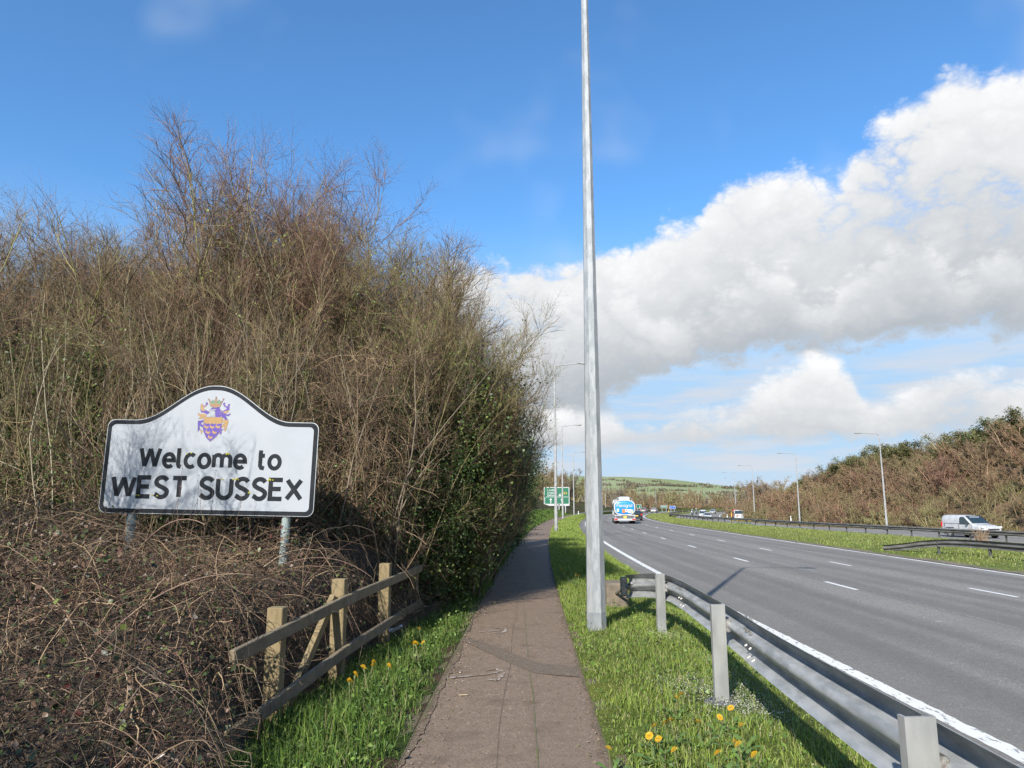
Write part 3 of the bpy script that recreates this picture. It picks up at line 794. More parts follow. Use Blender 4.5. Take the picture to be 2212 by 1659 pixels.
# more of the same thicket behind the camera's left shoulder; its shade falls on the near brambles
for (xx, yy, s_, lb) in ((-3.6, 0.5, 0.58, 'ivy clad shrub outside the frame shading the lower left brambles'), (-2.5, -0.5, 0.50, 'ivy clad shrub outside the frame shading the bottom edge'), (-5.2, 2.0, 0.60, 'ivy clad shrub outside the frame at the left edge')):
    place(ivyp, USED, (xx, yy, 0.0), rng.uniform(0, 6.28), s_, lb, 'shrub', G_path)

# ------------------------------------------------------------------ right-hand bank
RED = [(0.27, 0.155, 0.10), (0.23, 0.145, 0.09), (0.26, 0.18, 0.11), (0.17, 0.12, 0.075)]
RUS = [(0.27, 0.165, 0.10), (0.22, 0.145, 0.09), (0.25, 0.19, 0.12), (0.17, 0.125, 0.085)]
BRN = [(0.26, 0.18, 0.11), (0.215, 0.16, 0.095), (0.28, 0.215, 0.12), (0.16, 0.125, 0.075)]
OLV = [(0.23, 0.19, 0.09), (0.25, 0.215, 0.11), (0.18, 0.16, 0.075), (0.28, 0.22, 0.125)]
GRY = [(0.205, 0.175, 0.135), (0.17, 0.145, 0.11), (0.23, 0.20, 0.15), (0.15, 0.125, 0.09)]


def make_bush(name, seed, H, pal, thick, n=(12, 8, 8, 5), lean=(0.1, 0.9), ivy=0, ivy_pal=None, t_first=0.05, base_r=0.6):
    return make_shrub(name, seed, H, nst=n[0], n1=n[1], n2=n[2], n3=n[3], lean=lean, thick=thick, t_first=t_first, pal=pal, spal=pal, ivy=ivy, ivy_pal=ivy_pal, ivy_size=(0.06, 0.12), ivy_sig=0.34, ivy_hi=1.1, base_r=base_r, up=0.15, tsegs=1)


bank_p = [make_bush('bank_shrub', 101, 3.2, RED, 2.5, (14, 9, 9, 6)), make_bush('bank_shrub', 102, 3.2, BRN, 2.5, (14, 9, 9, 6)), make_bush('bank_shrub', 103, 3.0, OLV, 2.5, (14, 9, 9, 6)), make_bush('bank_shrub', 104, 3.4, RUS, 2.5, (13, 9, 9, 6), (0.05, 0.6))]
bank_lab = ['reddish brown bare shrub', 'brown bare shrub', 'olive brown bare shrub', 'rusty bare shrub']
crest_p = [make_bush('ivy_covered_tree', 111, 5.0, OLV, 4.0, (11, 7, 7, 4), (0.1, 0.9), 9000, [(0.135, 0.145, 0.052), (0.095, 0.10, 0.038), (0.19, 0.18, 0.08)], 0.15), make_bush('bare_tree', 112, 5.4, GRY, 3.2, (9, 8, 8, 5), (0.05, 0.55), 0, None, 0.3, 0.4)]
for p_ in (crest_p[0],):
    for ch in p_.children:
        if ch.name.startswith('ivy'):
            pass
bh = lambda xx, yy: height_at(bank_profile, yy, xx)
rng = random.Random(21)
def bank_where(xx, yy):
    px = 1106 + 1534 * xx / yy
    if px > 2000: a = 'above the white van'
    elif px > 1850: a = 'by the lamp nearest the van'
    elif px > 1690: a = 'by the second right lamp'
    elif px > 1590: a = 'above the flatbed lorry'
    else: a = 'left of the flatbed lorry'
    b_ = bank_profile(yy); f_, c_ = b_[2][0], b_[5][0]; t = (xx - f_) / (c_ - f_)
    return ('low on the right bank ' if t < 0.3 else ('midway up the right bank ' if t < 0.75 else 'high on the right bank ')) + a
n = 0
for yy in np.concatenate([np.arange(56, 110, 3.0), np.arange(110, 190, 4.2)]):
    b_ = bank_profile(yy); f_, c_ = b_[2][0], b_[5][0]
    for t in np.arange(-0.05, 1.0, 0.165):
        xx = f_ + (c_ - f_) * t + rng.uniform(-.6, .6); y2 = yy + rng.uniform(-1.3, 1.3)
        if xx / y2 > 0.86: continue
        kx = rng.random(); k = 0 if kx < 0.33 else (1 if kx < 0.58 else (2 if kx < 0.76 else 3))
        if t < 0.1 and rng.random() < 0.5: k = 2
        s_ = rng.choice([rng.uniform(0.45, 0.75), rng.uniform(0.7, 1.0), rng.uniform(0.9, 1.25)])
        if rng.random() < 0.06: continue
        place(bank_p[k], USED, (xx, y2, bh(xx, y2) - 0.15), rng.uniform(0, 6.28), (s_ * 1.25, s_ * 1.25, s_), bank_lab[k] + ' ' + bank_where(xx, y2), 'shrub', 'shrubs covering the right bank'); n += 1
for yy in list(np.arange(58, 190, 3.6)):
    cr_ = bank_profile(yy)[5][0]
    for j in range(2):
        xx = cr_ + 0.5 + 3.0 * j + rng.uniform(-1, 1); y2 = yy + rng.uniform(-1, 1)
        if xx / y2 > 0.86: continue
        px = 1106 + 1534 * xx / y2
        green = (px > 2060) or (1790 < px < 1960) or (1650 < px < 1700) or rng.random() < 0.45
        if 1960 < px < 2060: green = rng.random() < 0.4
        s_ = rng.uniform(0.7, 0.95) * (0.8 if px < 1740 else 1.0) * (1.05 if green else 0.9)
        place(crest_p[0 if green else 1], USED, (xx, y2, bh(xx, y2) - 0.2), rng.uniform(0, 6.28), (s_ * 1.2, s_ * 1.2, s_ * 0.82), ('green ivy clad tree ' if green else 'bare grey tree ') + bank_where(cr_, y2).replace('high on the right bank', 'atop the right bank'), 'tree', 'trees along the top of the right bank')

# ------------------------------------------------------------------ woods round the bend
wood_p = [make_bush('bare_tree', 121, 10.0, BRN, 5.0, (8, 9, 8, 5), (0.03, 0.5), 0, None, 0.12, 0.5), make_bush('bare_tree', 122, 10.0, OLV, 5.0, (8, 9, 8, 5), (0.03, 0.55), 0, None, 0.12, 0.5), make_bush('bare_tree', 123, 9.0, GRY, 5.0, (9, 8, 8, 5), (0.05, 0.6), 0, None, 0.1, 0.5)]
wl = ['brown bare tree', 'olive brown bare tree', 'grey brown bare tree']
rng = random.Random(5)
def on_road(xx, yy, m_=4.0):
    return (RL(yy) - m_ < xx < RR(yy) + m_) or (EX(yy) - m_ < xx < EX(yy) + 12 + m_)
cnt = 0
def far_where(px):
    if px < 1262: return 'behind the green direction sign'
    if px < 1330: return 'behind the tanker'
    if px < 1430: return 'between the tanker and the blue sign'
    if px < 1520: return 'behind the motorcycles'
    if px < 1575: return 'left of the tall verge clump'
    return 'in the clump behind the flatbed'
for (x0, x1, y0, y1, num, h0, h1) in ((6, 12, 140, 165, 5, .55, .75), (8, 24, 165, 235, 16, .65, .95), (20, 66, 240, 330, 26, .62, .95), (60, 100, 330, 410, 18, .75, 1.1), (100, 175, 300, 420, 34, .6, .95), (58, 70, 172, 200, 9, .75, 1.0), (80, 110, 225, 290, 12, .6, .95)):
    t = 0
    while t < num:
        xx, yy = rng.uniform(x0, x1), rng.uniform(y0, y1)
        if on_road(xx, yy): 
            num -= 0.2; continue
        t += 1; k = rng.choice([0, 0, 1, 2]); s_ = rng.uniform(h0, h1); px = 1106 + 1534 * xx / yy
        zz = -1.0 if xx > EX(yy) or xx > RR(yy) else (0.0 if yy > 235 else height_at(left_profile, yy, xx) if xx < PL(yy) else -0.7)
        place(wood_p[k], USED, (xx, yy, zz - 0.2), rng.uniform(0, 6.28), (s_ * 1.2, s_ * 1.2, s_), wl[k] + ' in the wood ' + far_where(px), 'tree', 'bare trees in the wood round the bend')
for k_ in range(46):
    yy = 218 + 4.2 * k_; xx = RL(yy) - rng.uniform(4, 11); k = k_ % 4; s_ = rng.uniform(0.9, 1.5)
    place(bank_p[k], USED, (xx, yy, -0.8), rng.uniform(0, 6.28), (s_ * 1.3, s_ * 1.3, s_), bank_lab[k] + ' by the far wood ' + far_where(1106 + 1534 * xx / yy), 'shrub', 'scrub at the edge of the far wood')
# farther woods that read as one mass
rngn = np.random.default_rng(9)
nt = 480; tx = rngn.uniform(-60, 420, nt); ty = rngn.uniform(430, 760, nt)
Pt = np.stack([tx, ty, np.full(nt, -1.5)], 1)
nb = 28; base = np.repeat(Pt, nb, 0); Hh = np.repeat(rngn.uniform(5, 10.5, nt), nb)
d_ = unit(rngn.normal(size=(nt * nb, 3)) * np.array([0.75, 0.75, 0.5]) + np.array([0, 0, 0.75])); ln = Hh * rngn.uniform(0.55, 1.0, nt * nb)
lines = np.stack([base + d_ * np.array([0.3, 0.3, 1]) * (ln * 0.25)[:, None], base + d_ * (ln * 0.62)[:, None] * np.array([0.8, 0.8, 1]), base + d_ * ln[:, None] + np.array([0, 0, 0.5])], 1)
v_, f_ = tubes_np(lines, np.tile([[0.20, 0.28, 0.06]], (nt * nb, 1)), 3)
tag(link('distant_wood', np_mesh('distant_wood', v_, f_, ecol(rngn, nt * nb, 9, BRN + GRY, [2, 2, 2, 1, 1, 1, 1, 1])), bark_mat('distant_wood_bark')), 'mass of bare brown woodland below the green hill', 'woodland', None, 'stuff')
# scrub and hedges on the down
nh = 240; hxs = rngn.uniform(60, 700, nh); hys = np.where(rngn.random(nh) < 0.7, 900 + rngn.normal(size=nh) * 60 + hxs * 0.1, rngn.uniform(1000, 1300, nh)); 
hys = np.where(rngn.random(nh) < 0.25, 1180 + 0.12 * (hxs - 230) + rngn.normal(size=nh) * 3, hys)
hzs = hill_z(hxs, hys)
Pt = np.stack([hxs, hys, hzs], 1); nb = 22; base = np.repeat(Pt, nb, 0)
off = rngn.normal(size=(nh * nb, 3)) * np.array([6, 6, 0.3]); d_ = unit(rngn.normal(size=(nh * nb, 3)) * 0.6 + np.array([0, 0, 1])); ln = rngn.uniform(2, 5, nh * nb)
lines = np.stack([base + off, base + off + d_ * ln[:, None]], 1)
v_, f_ = tubes_np(lines, np.tile([[1.1, 0.4]], (nh * nb, 1)), 4)
tag(link('hill_scrub', np_mesh('hill_scrub', v_, f_, ecol(rngn, nh * nb, 8, [(0.10, 0.09, 0.06), (0.08, 0.075, 0.05), (0.13, 0.105, 0.075)], [1, 1, 1])), bark_mat('hill_scrub_bark')), 'dark scrub and hedges scattered on the green hill', 'scrub', None, 'stuff')

# ------------------------------------------------------------------ brambles in the left foreground
def hb(xx, yy):
    """height of the bramble surface"""
    a = 0.42 + 0.84 * np.clip((yy - 2.6) / 3.2, 0, 1)
    xb = np.interp(yy, [2.0, 3.0, 4.2, 5.1, 5.7, 6.9, 8.6, 9.6, 10.6], [-1.05, -1.22, -1.52, -1.80, -1.98, -1.72, -1.48, -1.2, -0.95]) - 0.07 * np.sin(yy * 3.3)
    edge = np.clip((xb - xx) / 0.65, 0, 1)
    e = np.sqrt(np.clip(edge, 0, 1))
    bump = 0.14 * np.sin(xx * 2.1 + yy * 0.7) + 0.10 * np.sin(xx * 0.9 - yy * 1.9 + 1.0)
    return (a + bump) * e


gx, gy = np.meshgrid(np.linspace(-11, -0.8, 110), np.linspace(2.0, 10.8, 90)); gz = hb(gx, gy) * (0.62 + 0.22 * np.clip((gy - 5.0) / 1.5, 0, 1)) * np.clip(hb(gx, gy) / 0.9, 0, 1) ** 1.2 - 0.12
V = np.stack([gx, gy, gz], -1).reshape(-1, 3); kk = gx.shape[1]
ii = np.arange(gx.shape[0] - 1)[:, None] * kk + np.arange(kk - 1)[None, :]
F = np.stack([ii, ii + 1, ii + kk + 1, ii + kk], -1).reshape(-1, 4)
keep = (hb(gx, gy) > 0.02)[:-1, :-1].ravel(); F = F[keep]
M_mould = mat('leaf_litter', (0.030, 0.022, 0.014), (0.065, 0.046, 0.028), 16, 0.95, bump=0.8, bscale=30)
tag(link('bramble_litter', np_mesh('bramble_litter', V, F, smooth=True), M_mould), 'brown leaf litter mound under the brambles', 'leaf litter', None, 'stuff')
rngn = np.random.default_rng(17)


def scatter(n, x0, x1, y0, y1, near=0.0):
    yy = y0 + (y1 - y0) * rngn.random(n) ** (1 + near); xx = rngn.uniform(x0, x1, n)
    ok = (hb(xx, yy) > 0.12) & (xx / yy > -0.86); return xx[ok], yy[ok]


BR = [(0.20, 0.135, 0.082), (0.115, 0.066, 0.048), (0.045, 0.032, 0.026), (0.33, 0.235, 0.145), (0.14, 0.11, 0.082)]
parts = []
xx, yy = scatter(6500, -9, -0.9, 2.3, 10.6, 0.25); nn = len(xx)
p0 = np.stack([xx, yy, hb(xx, yy) * rngn.uniform(0.35, 0.95, nn)], 1)
d_ = unit(np.stack([rngn.normal(size=nn), rngn.normal(size=nn), rngn.uniform(0.1, 1.3, nn)], 1)); ln = rngn.uniform(0.4, 1.25, nn)
P = np.empty((nn, 8, 3)); P[:, 0] = p0
for k in range(7):
    d_ = unit(d_ + rngn.normal(size=d_.shape) * 0.16 + np.array([0, 0, -0.22])); P[:, k + 1] = P[:, k] + d_ * (ln / 7)[:, None]
P[..., 0] = np.minimum(P[..., 0], np.interp(P[..., 1], [2.0, 3.0, 4.2, 5.1, 5.7, 6.9, 8.6, 9.6, 10.6], [-0.95, -1.12, -1.42, -1.68, -1.80, -1.55, -1.38, -1.1, -0.9]))
zl = hb(P[..., 0], P[..., 1]); P[..., 2] = np.minimum(np.maximum(P[..., 2], zl * 0.6), zl * 1.0 + 0.24)
rr_ = (0.0014 + 0.0042 * rngn.random(nn) ** 2)[:, None] * np.linspace(1, 0.5, 8)[None]
v_, f_ = tubes_np(P, rr_, 3); parts.append((v_, f_, ecol(rngn, nn, 24, BR, [3, 3, 3, 3, 2], 0.3)))
xx, yy = scatter(36000, -9, -1.0, 2.3, 10.6, 0.35); nn = len(xx)
p0 = np.stack([xx, yy, hb(xx, yy) * rngn.uniform(0.62, 1.06, nn)], 1)
d_ = unit(rngn.normal(size=(nn, 3)) + np.array([0, 0, 0.25])); ln = rngn.uniform(0.05, 0.26, nn); d2 = unit(d_ + rngn.normal(size=d_.shape) * 0.5)
P = np.stack([p0, p0 + d_ * ln[:, None] * 0.5, p0 + d_ * ln[:, None] * 0.5 + d2 * ln[:, None] * 0.5], 1)
v_, f_ = tubes_np(P, rngn.uniform(0.0010, 0.0026, nn)[:, None] * np.array([[1, 0.8, 0.5]]), 3); parts.append((v_, f_, ecol(rngn, nn, 9, BR, [2.5, 3, 4, 1.6, 1.5], 0.35)))
# thicker tangle piled up under the sign
nn = 2600; xx = rngn.uniform(-6.0, -1.95, nn); yy = rngn.uniform(5.6, 8.6, nn); ok = hb(xx, yy) > 0.4; xx, yy = xx[ok], yy[ok]; nn = len(xx)
P = np.empty((nn, 8, 3)); P[:, 0] = np.stack([xx, yy, hb(xx, yy) * rngn.uniform(0.75, 1.0, nn)], 1); d_ = unit(rngn.normal(size=(nn, 3)) * np.array([1, 0.7, 0.5]) + np.array([0, 0, 0.5])); ln = rngn.uniform(0.3, 0.8, nn)
for k in range(7):
    d_ = unit(d_ + rngn.normal(size=d_.shape) * 0.22 + np.array([0, 0, -0.16])); P[:, k + 1] = P[:, k] + d_ * (ln / 7)[:, None]
v_, f_ = tubes_np(P, rngn.uniform(0.0015, 0.0036, nn)[:, None] * np.linspace(1, 0.5, 8)[None], 3); parts.append((v_, f_, ecol(rngn, nn, 24, BR, [3, 3, 3, 2.5, 2], 0.3)))
# canes and old vines climbing the front of the thicket
nn = 3000; xx = rngn.uniform(-8.5, -0.75, nn); xx = np.where(rngn.random(nn) < 0.35, rngn.uniform(-2.9, -1.5, nn), xx); xx = np.where(xx > -1.4, xx - 1.6, xx)
yy = 9.15 + 0.5 * rngn.random(nn) + np.where(xx > -1.6, 1.2 * (xx + 1.6), 0) + np.where(xx > -1.5, 0.9, 0); zz = rngn.uniform(0.3, 1.0, nn) * np.where(xx > -2.8, 3.6, 2.2)
P = np.empty((nn, 9, 3)); P[:, 0] = np.stack([xx, yy, zz], 1); d_ = unit(rngn.normal(size=(nn, 3)) * np.array([1, 0.45, 0.8])); ln = rngn.uniform(0.35, 1.1, nn)
for k in range(8):
    d_ = unit(d_ + rngn.normal(size=d_.shape) * 0.30 + np.array([0, -0.01, -0.10])); P[:, k + 1] = P[:, k] + d_ * (ln / 8)[:, None]
v_, f_ = tubes_np(P, rngn.uniform(0.0020, 0.0048, nn)[:, None] * np.linspace(1, 0.5, 9)[None], 3); parts.append((v_, f_, ecol(rngn, nn, 27, BR, [3, 2.5, 1.5, 3, 2], 0.3)))
V, F, Cc = stack(parts)
tag(link('bramble_thicket', np_mesh('bramble_thicket', V, F, Cc), bark_mat('bramble_bark')), 'tangled dry bramble thicket filling the left foreground below the sign', 'brambles', None, 'stuff')
xx, yy = scatter(64000, -9, -1.0, 2.3, 10.6, 0.2); nn = len(xx)
p0 = np.stack([xx, yy, hb(xx, yy) * rngn.uniform(0.66, 1.12, nn)], 1)
v_, f_ = leaves_np(rngn, p0, 0.012 + 0.040 * rngn.random(nn) ** 2.2, np.tile([[-0.2, -0.3, 0.9]], (nn, 1)), 0.7)
c_ = ecol(rngn, nn, 4, [(0.045, 0.070, 0.024), (0.10, 0.125, 0.045), (0.11, 0.075, 0.045), (0.22, 0.155, 0.10), (0.10, 0.04, 0.028), (0.34, 0.30, 0.24), (0.025, 0.035, 0.018), (0.17, 0.115, 0.07), (0.15, 0.20, 0.05)], [5, 3.5, 4, 2.2, 0.35, 0.2, 3, 4, 1.2], 0.25)
tag(link('bramble_leaves', np_mesh('bramble_leaves', v_, f_, c_), M_leaf), 'small green and withered leaves on the brambles', 'leaves', None, 'stuff')
# the long arching canes one can pick out
canes = [((-2.95, 5.5, 0.85), (0.55, -0.5, 1.2), 1.5, 'pale arching bramble cane below the right post of the sign'), ((-4.9, 6.2, 0.95), (1.2, -0.3, 0.7), 1.5, 'purple bramble cane arching low across the left of the thicket'), ((-4.3, 4.0, 0.62), (0.9, 0.5, 0.6), 1.4, 'brown bramble cane slanting at the left edge of the photo'),
         ((-3.1, 3.5, 0.45), (0.75, -0.35, 0.35), 1.0, 'thick thorny bramble cane in the lower left foreground'), ((-2.5, 3.2, 0.42), (0.1, -0.6, 0.5), 0.8, 'purplish bramble cane bending down in the bottom left corner'), ((-2.6, 4.6, 0.62), (0.55, 0.2, 1.0), 1.1, 'thin pale cane rising in front of the fence rail'),
         ((-3.6, 5.0, 0.9), (-0.3, 0.2, 1.0), 0.9, 'straight reddish cane standing in the middle of the thicket'), ((-2.35, 6.9, 0.9), (0.9, 0.4, 0.7), 1.1, 'arching cane between the sign and the timber fence'), ((-1.75, 9.4, 1.1), (0.5, -0.4, 0.5), 0.9, 'cane drooping over the far end of the timber fence')]
M_cane = mat('cane_bark', (0.16, 0.095, 0.075), (0.25, 0.17, 0.11), 8, 0.7, contrast=(0.35, 0.65))
for (c0, dd, L, lb) in canes:
    d_ = Vector(dd).normalized(); p = Vector(c0); pts = [tuple(p)]
    for k in range(12):
        d_ = (d_ + Vector((0, 0, -0.115)) + Vector((rng.gauss(0, .03), rng.gauss(0, .03), 0))).normalized(); p = p + d_ * (L / 12); pts.append(tuple(p))
    o = empty('bramble_cane', c0); 
    mb = MB().tube([tuple(Vector(q_) - Vector(c0)) for q_ in pts], [0.0058 - 0.00025 * k for k in range(13)], 6); mb.build('stem', M_cane, o, True)
    th = MB()
    for k in range(1, 12):
        q_ = Vector(pts[k]) - Vector(c0); a_ = rng.uniform(0, 6.28); e_ = Vector((math.cos(a_), math.sin(a_), 0.3)) * 0.016
        th.tube([tuple(q_), tuple(q_ + e_)], [0.003, 0.0006], 4)
    tag(th.build('thorns', M_cane, o), kind='stuff'); tag(o, lb, 'bramble cane', 'long bramble canes in the foreground')
# shoots crossing the face of the sign
for (sx, sz, L, dx) in ((-3.42, 0.9, 1.35, 0.04), (-3.30, 0.95, 1.05, 0.12), (-3.18, 0.9, 1.15, 0.16), (-3.62, 0.9, 0.98, 0.25), (-2.85, 0.95, 0.85, 0.10), (-2.62, 0.95, 0.62, -0.03), (-3.05, 0.9, 0.95, -0.12), (-4.25, 1.0, 0.9, 0.18)):
    o = empty('bare_shoot', (sx, 7.32, 0.0)); m = MB(); pts = []
    for k in range(9): pts.append((dx * k / 8 + 0.012 * math.sin(k * 2 + sx * 9), 0.02 * math.sin(k + sx), sz - 0.25 + (L + 0.1) * k / 8))
    m.tube(pts, [0.0036 - 0.0003 * k for k in range(9)], 4).build('stem', M_cane, o)
    m = MB()
    for k in range(1, 9): q_ = Vector(pts[k]); s1 = 1 if k % 2 else -1; m.tube([tuple(q_), tuple(q_ + Vector((0.010 * s1, -0.004, 0.012)))], [0.004, 0.0015], 4)
    tag(m.build('buds', M_cane, o), kind='stuff')
    tag(o, 'thin bare shoot rising in front of the %s of the sign face' % ('left edge' if sx < -4 else 'left half' if sx < -3.25 else 'middle' if sx < -2.9 else 'right half'), 'shoot', 'bare shoots in front of the sign')


# ------------------------------------------------------------------ grass
def blades(rngb, pos, h, w, lean=0.45):
    n = len(pos); a = rngb.uniform(0, 2 * PI, n); ld = np.stack([np.cos(a), np.sin(a), np.zeros(n)], 1)
    b = rngb.uniform(0, 2 * PI, n); wd = np.stack([np.cos(b), np.sin(b), np.zeros(n)], 1) * w[:, None] * 0.5
    le = np.abs(rngb.normal(size=n)) * lean
    up = np.array([0, 0, 1.0])
    mid_ = pos + up * (h * 0.55)[:, None] + ld * (h * le * 0.30)[:, None]
    tip = pos + up * (h * (1 - 0.35 * np.minimum(le, 1.2)))[:, None] + ld * (h * le)[:, None]
    V = np.stack([pos - wd, pos + wd, mid_ + wd * 0.8, mid_ - wd * 0.8, tip], 1).reshape(-1, 3)
    k = np.arange(n)[:, None] * 5
    return V, [k + np.array([[0, 1, 2, 3]]), k + np.array([[3, 2, 4]])]


GP = [(0.225, 0.30, 0.055), (0.185, 0.26, 0.045), (0.265, 0.32, 0.08), (0.31, 0.285, 0.14), (0.11, 0.18, 0.03)]
rngg = np.random.default_rng(23)


def sample_strip(n, fl, fr, prof, y0, y1, pw=1.0):
    yy = y0 + (y1 - y0) * rngg.random(n) ** pw
    l = np.array([fl(v_) for v_ in yy]); r = np.array([fr(v_) for v_ in yy]); xx = l + (r - l) * rngg.random(n)
    zz = np.array([height_at(prof, a, b_) for a, b_ in zip(yy, xx)])
    return np.stack([xx, yy, zz - 0.01], 1)


def patchy(p, f1=1.7, f2=2.3, s=0.0):
    return 0.5 + 0.5 * np.sin(p[:, 0] * f1 * 2 + np.sin(p[:, 1] * f2 + s) * 2) * np.sin(p[:, 1] * f2 * 1.3 + p[:, 0] + s)


def grass_obj(name, label, chunks):
    V, F4, F3, Cc, k = [], [], [], [], 0
    for pos, h, w, pal, wts, lean in chunks:
        v_, (q4, q3) = blades(rngg, pos, h, w, lean); V.append(v_); F4.append(q4 + k); F3.append(q3 + k); Cc.append(ecol(rngg, len(pos), 5, pal, wts, 0.16)); k += len(v_)
    return tag(link(name, np_mesh(name, np.concatenate(V), [np.concatenate(F4), np.concatenate(F3)], np.concatenate(Cc)), M_grass), label, 'grass', None, 'stuff')


ch = []
p = sample_strip(74000, PR, lambda y: RL(y) + 0.05, verge_profile, 1.6, 13.5, 1.15)
bald = (np.hypot((p[:, 0] - 2.15) / 0.32, (p[:, 1] - 5.9) / 0.75) < 1) | (np.hypot((p[:, 0] - 1.68) / 0.3, (p[:, 1] - 5.95) / 0.35) < 1)
p = p[~bald | (rngg.random(len(p)) < 0.15)]
hh = (0.04 + 0.075 * rngg.random(len(p)) ** 1.5) * (0.55 + 0.75 * patchy(p)) * np.clip((p[:, 0] - 0.45) * 2.2, 0.45, 1); ch.append((p, hh, 0.0035 + 0.004 * rngg.random(len(p)), GP, [4, 3, 3, 2.2, 3], 0.7))
p = sample_strip(42000, PR, lambda y: RL(y) + 0.05, verge_profile, 13.5, 45, 1.25)
ch.append((p, 0.06 + 0.10 * rngg.random(len(p)) * (0.5 + 0.8 * patchy(p, 1.0, 0.9)), 0.009 + 0.008 * rngg.random(len(p)), GP, [4, 3, 3, 1, 2], 0.6))
p = sample_strip(18000, PR, lambda y: RL(y) + 0.05, verge_profile, 45, 130, 1.1)
ch.append((p, 0.09 + 0.10 * rngg.random(len(p)), 0.03 + 0.03 * rngg.random(len(p)), GP, [4, 3, 3, 1, 2], 0.6))
grass_obj('verge_grass', 'sunlit green grass of the verge between path and road', ch)
ch = []
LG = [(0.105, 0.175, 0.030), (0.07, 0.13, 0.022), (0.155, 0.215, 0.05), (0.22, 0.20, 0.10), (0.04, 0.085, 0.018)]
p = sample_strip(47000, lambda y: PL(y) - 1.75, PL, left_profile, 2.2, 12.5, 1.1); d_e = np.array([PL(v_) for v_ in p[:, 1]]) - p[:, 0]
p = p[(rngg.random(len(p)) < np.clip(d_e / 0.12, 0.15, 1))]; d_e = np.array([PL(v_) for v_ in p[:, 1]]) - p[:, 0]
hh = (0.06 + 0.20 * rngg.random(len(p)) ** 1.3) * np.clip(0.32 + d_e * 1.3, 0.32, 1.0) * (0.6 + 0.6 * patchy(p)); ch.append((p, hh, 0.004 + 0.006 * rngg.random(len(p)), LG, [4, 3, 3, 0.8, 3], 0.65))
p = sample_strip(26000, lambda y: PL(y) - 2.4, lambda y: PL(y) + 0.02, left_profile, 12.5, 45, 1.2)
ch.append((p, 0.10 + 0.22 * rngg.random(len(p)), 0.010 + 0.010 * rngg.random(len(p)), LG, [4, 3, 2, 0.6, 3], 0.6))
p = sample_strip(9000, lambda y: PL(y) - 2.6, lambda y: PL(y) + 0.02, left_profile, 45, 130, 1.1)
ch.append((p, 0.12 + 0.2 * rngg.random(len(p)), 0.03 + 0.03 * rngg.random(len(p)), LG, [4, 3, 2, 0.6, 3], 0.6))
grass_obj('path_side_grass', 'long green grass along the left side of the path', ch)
ch = []
RG = [(0.20, 0.25, 0.06), (0.16, 0.215, 0.045), (0.24, 0.265, 0.09), (0.26, 0.225, 0.125)]
p = sample_strip(40000, lambda y: RR(y) + 0.15, lambda y: EX(y) - 0.1, reserve_profile, 18, 90, 1.2); p = p[(p[:, 0] / p[:, 1] < 0.8) & (rngg.random(len(p)) < np.clip((p[:, 0] - np.array([RR(v_) for v_ in p[:, 1]])) / 0.8, 0.12, 1))]
ch.append((p, 0.06 + 0.11 * rngg.random(len(p)) * patchy(p, 0.4, 0.35) * 1.6, 0.02 + 0.025 * rngg.random(len(p)), RG, [4, 3, 3, 1.3], 0.7))
p = sample_strip(14000, lambda y: RR(y) + 0.2, lambda y: EX(y) - 0.1, reserve_profile, 90, 185, 1.0)
ch.append((p, 0.10 + 0.12 * rngg.random(len(p)), 0.05 + 0.05 * rngg.random(len(p)), RG, [4, 3, 3, 1.3], 0.6))
p = sample_strip(9000, lambda y: EX(y) + 11.6, lambda y: EX(y) + 15.5, bank_profile, 55, 200, 1.0)
ch.append((p, 0.15 + 0.35 * rngg.random(len(p)), 0.05 + 0.05 * rngg.random(len(p)), [(0.22, 0.165, 0.09), (0.17, 0.15, 0.06), (0.25, 0.19, 0.12)], [2, 2, 1], 0.5))
grass_obj('reserve_grass', 'short green grass on the central reserve', ch)
# broad leaved weeds among the grass
p = np.concatenate([sample_strip(1500, lambda y: PR(y) + 0.05, lambda y: RL(y) - 0.5, verge_profile, 2.2, 12, 1.1), sample_strip(3000, lambda y: PL(y) - 1.6, lambda y: PL(y) - 0.12, left_profile, 2.4, 13, 1.0)])
p = np.repeat(p, 2, 0) + rngg.normal(size=(len(p) * 2, 3)) * np.array([0.04, 0.04, 0.0]); p[:, 2] += rngg.uniform(0.02, 0.13, len(p))
v_, f_ = leaves_np(rngg, p, rngg.uniform(0.012, 0.040, len(p)), np.tile([[0, -0.15, 0.9]], (len(p), 1)), 0.5)
tag(link('broad_leaved_weeds', np_mesh('broad_leaved_weeds', v_, f_, ecol(rngg, len(p), 4, [(0.09, 0.17, 0.03), (0.06, 0.125, 0.025), (0.13, 0.20, 0.05)], [2, 2, 1], 0.2)), M_leaf), 'broad leaved weeds growing among the grass beside the path', 'weeds', None, 'stuff')
# tiny white flowers round the barrier posts
cen = [(1.55, 6.35, 0.30, 0.45, 900), (1.80, 5.85, 0.28, 0.40, 1000), (1.95, 6.5, 0.25, 0.5, 450), (1.86, 8.85, 0.22, 0.35, 420), (2.1, 7.4, 0.25, 0.6, 300), (1.3, 5.2, 0.4, 0.8, 90)]
pp = np.concatenate([np.stack([rngg.normal(size=n_) * sx_ * 0.55 + cx_, rngg.normal(size=n_) * sy_ * 0.55 + cy_, np.full(n_, 0.0)], 1) for cx_, cy_, sx_, sy_, n_ in cen])
pp[:, 2] = [height_at(verge_profile, b_, a) + 0.02 for a, b_ in zip(pp[:, 0], pp[:, 1])]; pp[:, 2] += rngg.uniform(0, 0.035, len(pp))
v_, f_ = leaves_np(rngg, pp, rngg.uniform(0.007, 0.014, len(pp)), np.tile([[0, -0.2, 0.9]], (len(pp), 1)), 0.4)
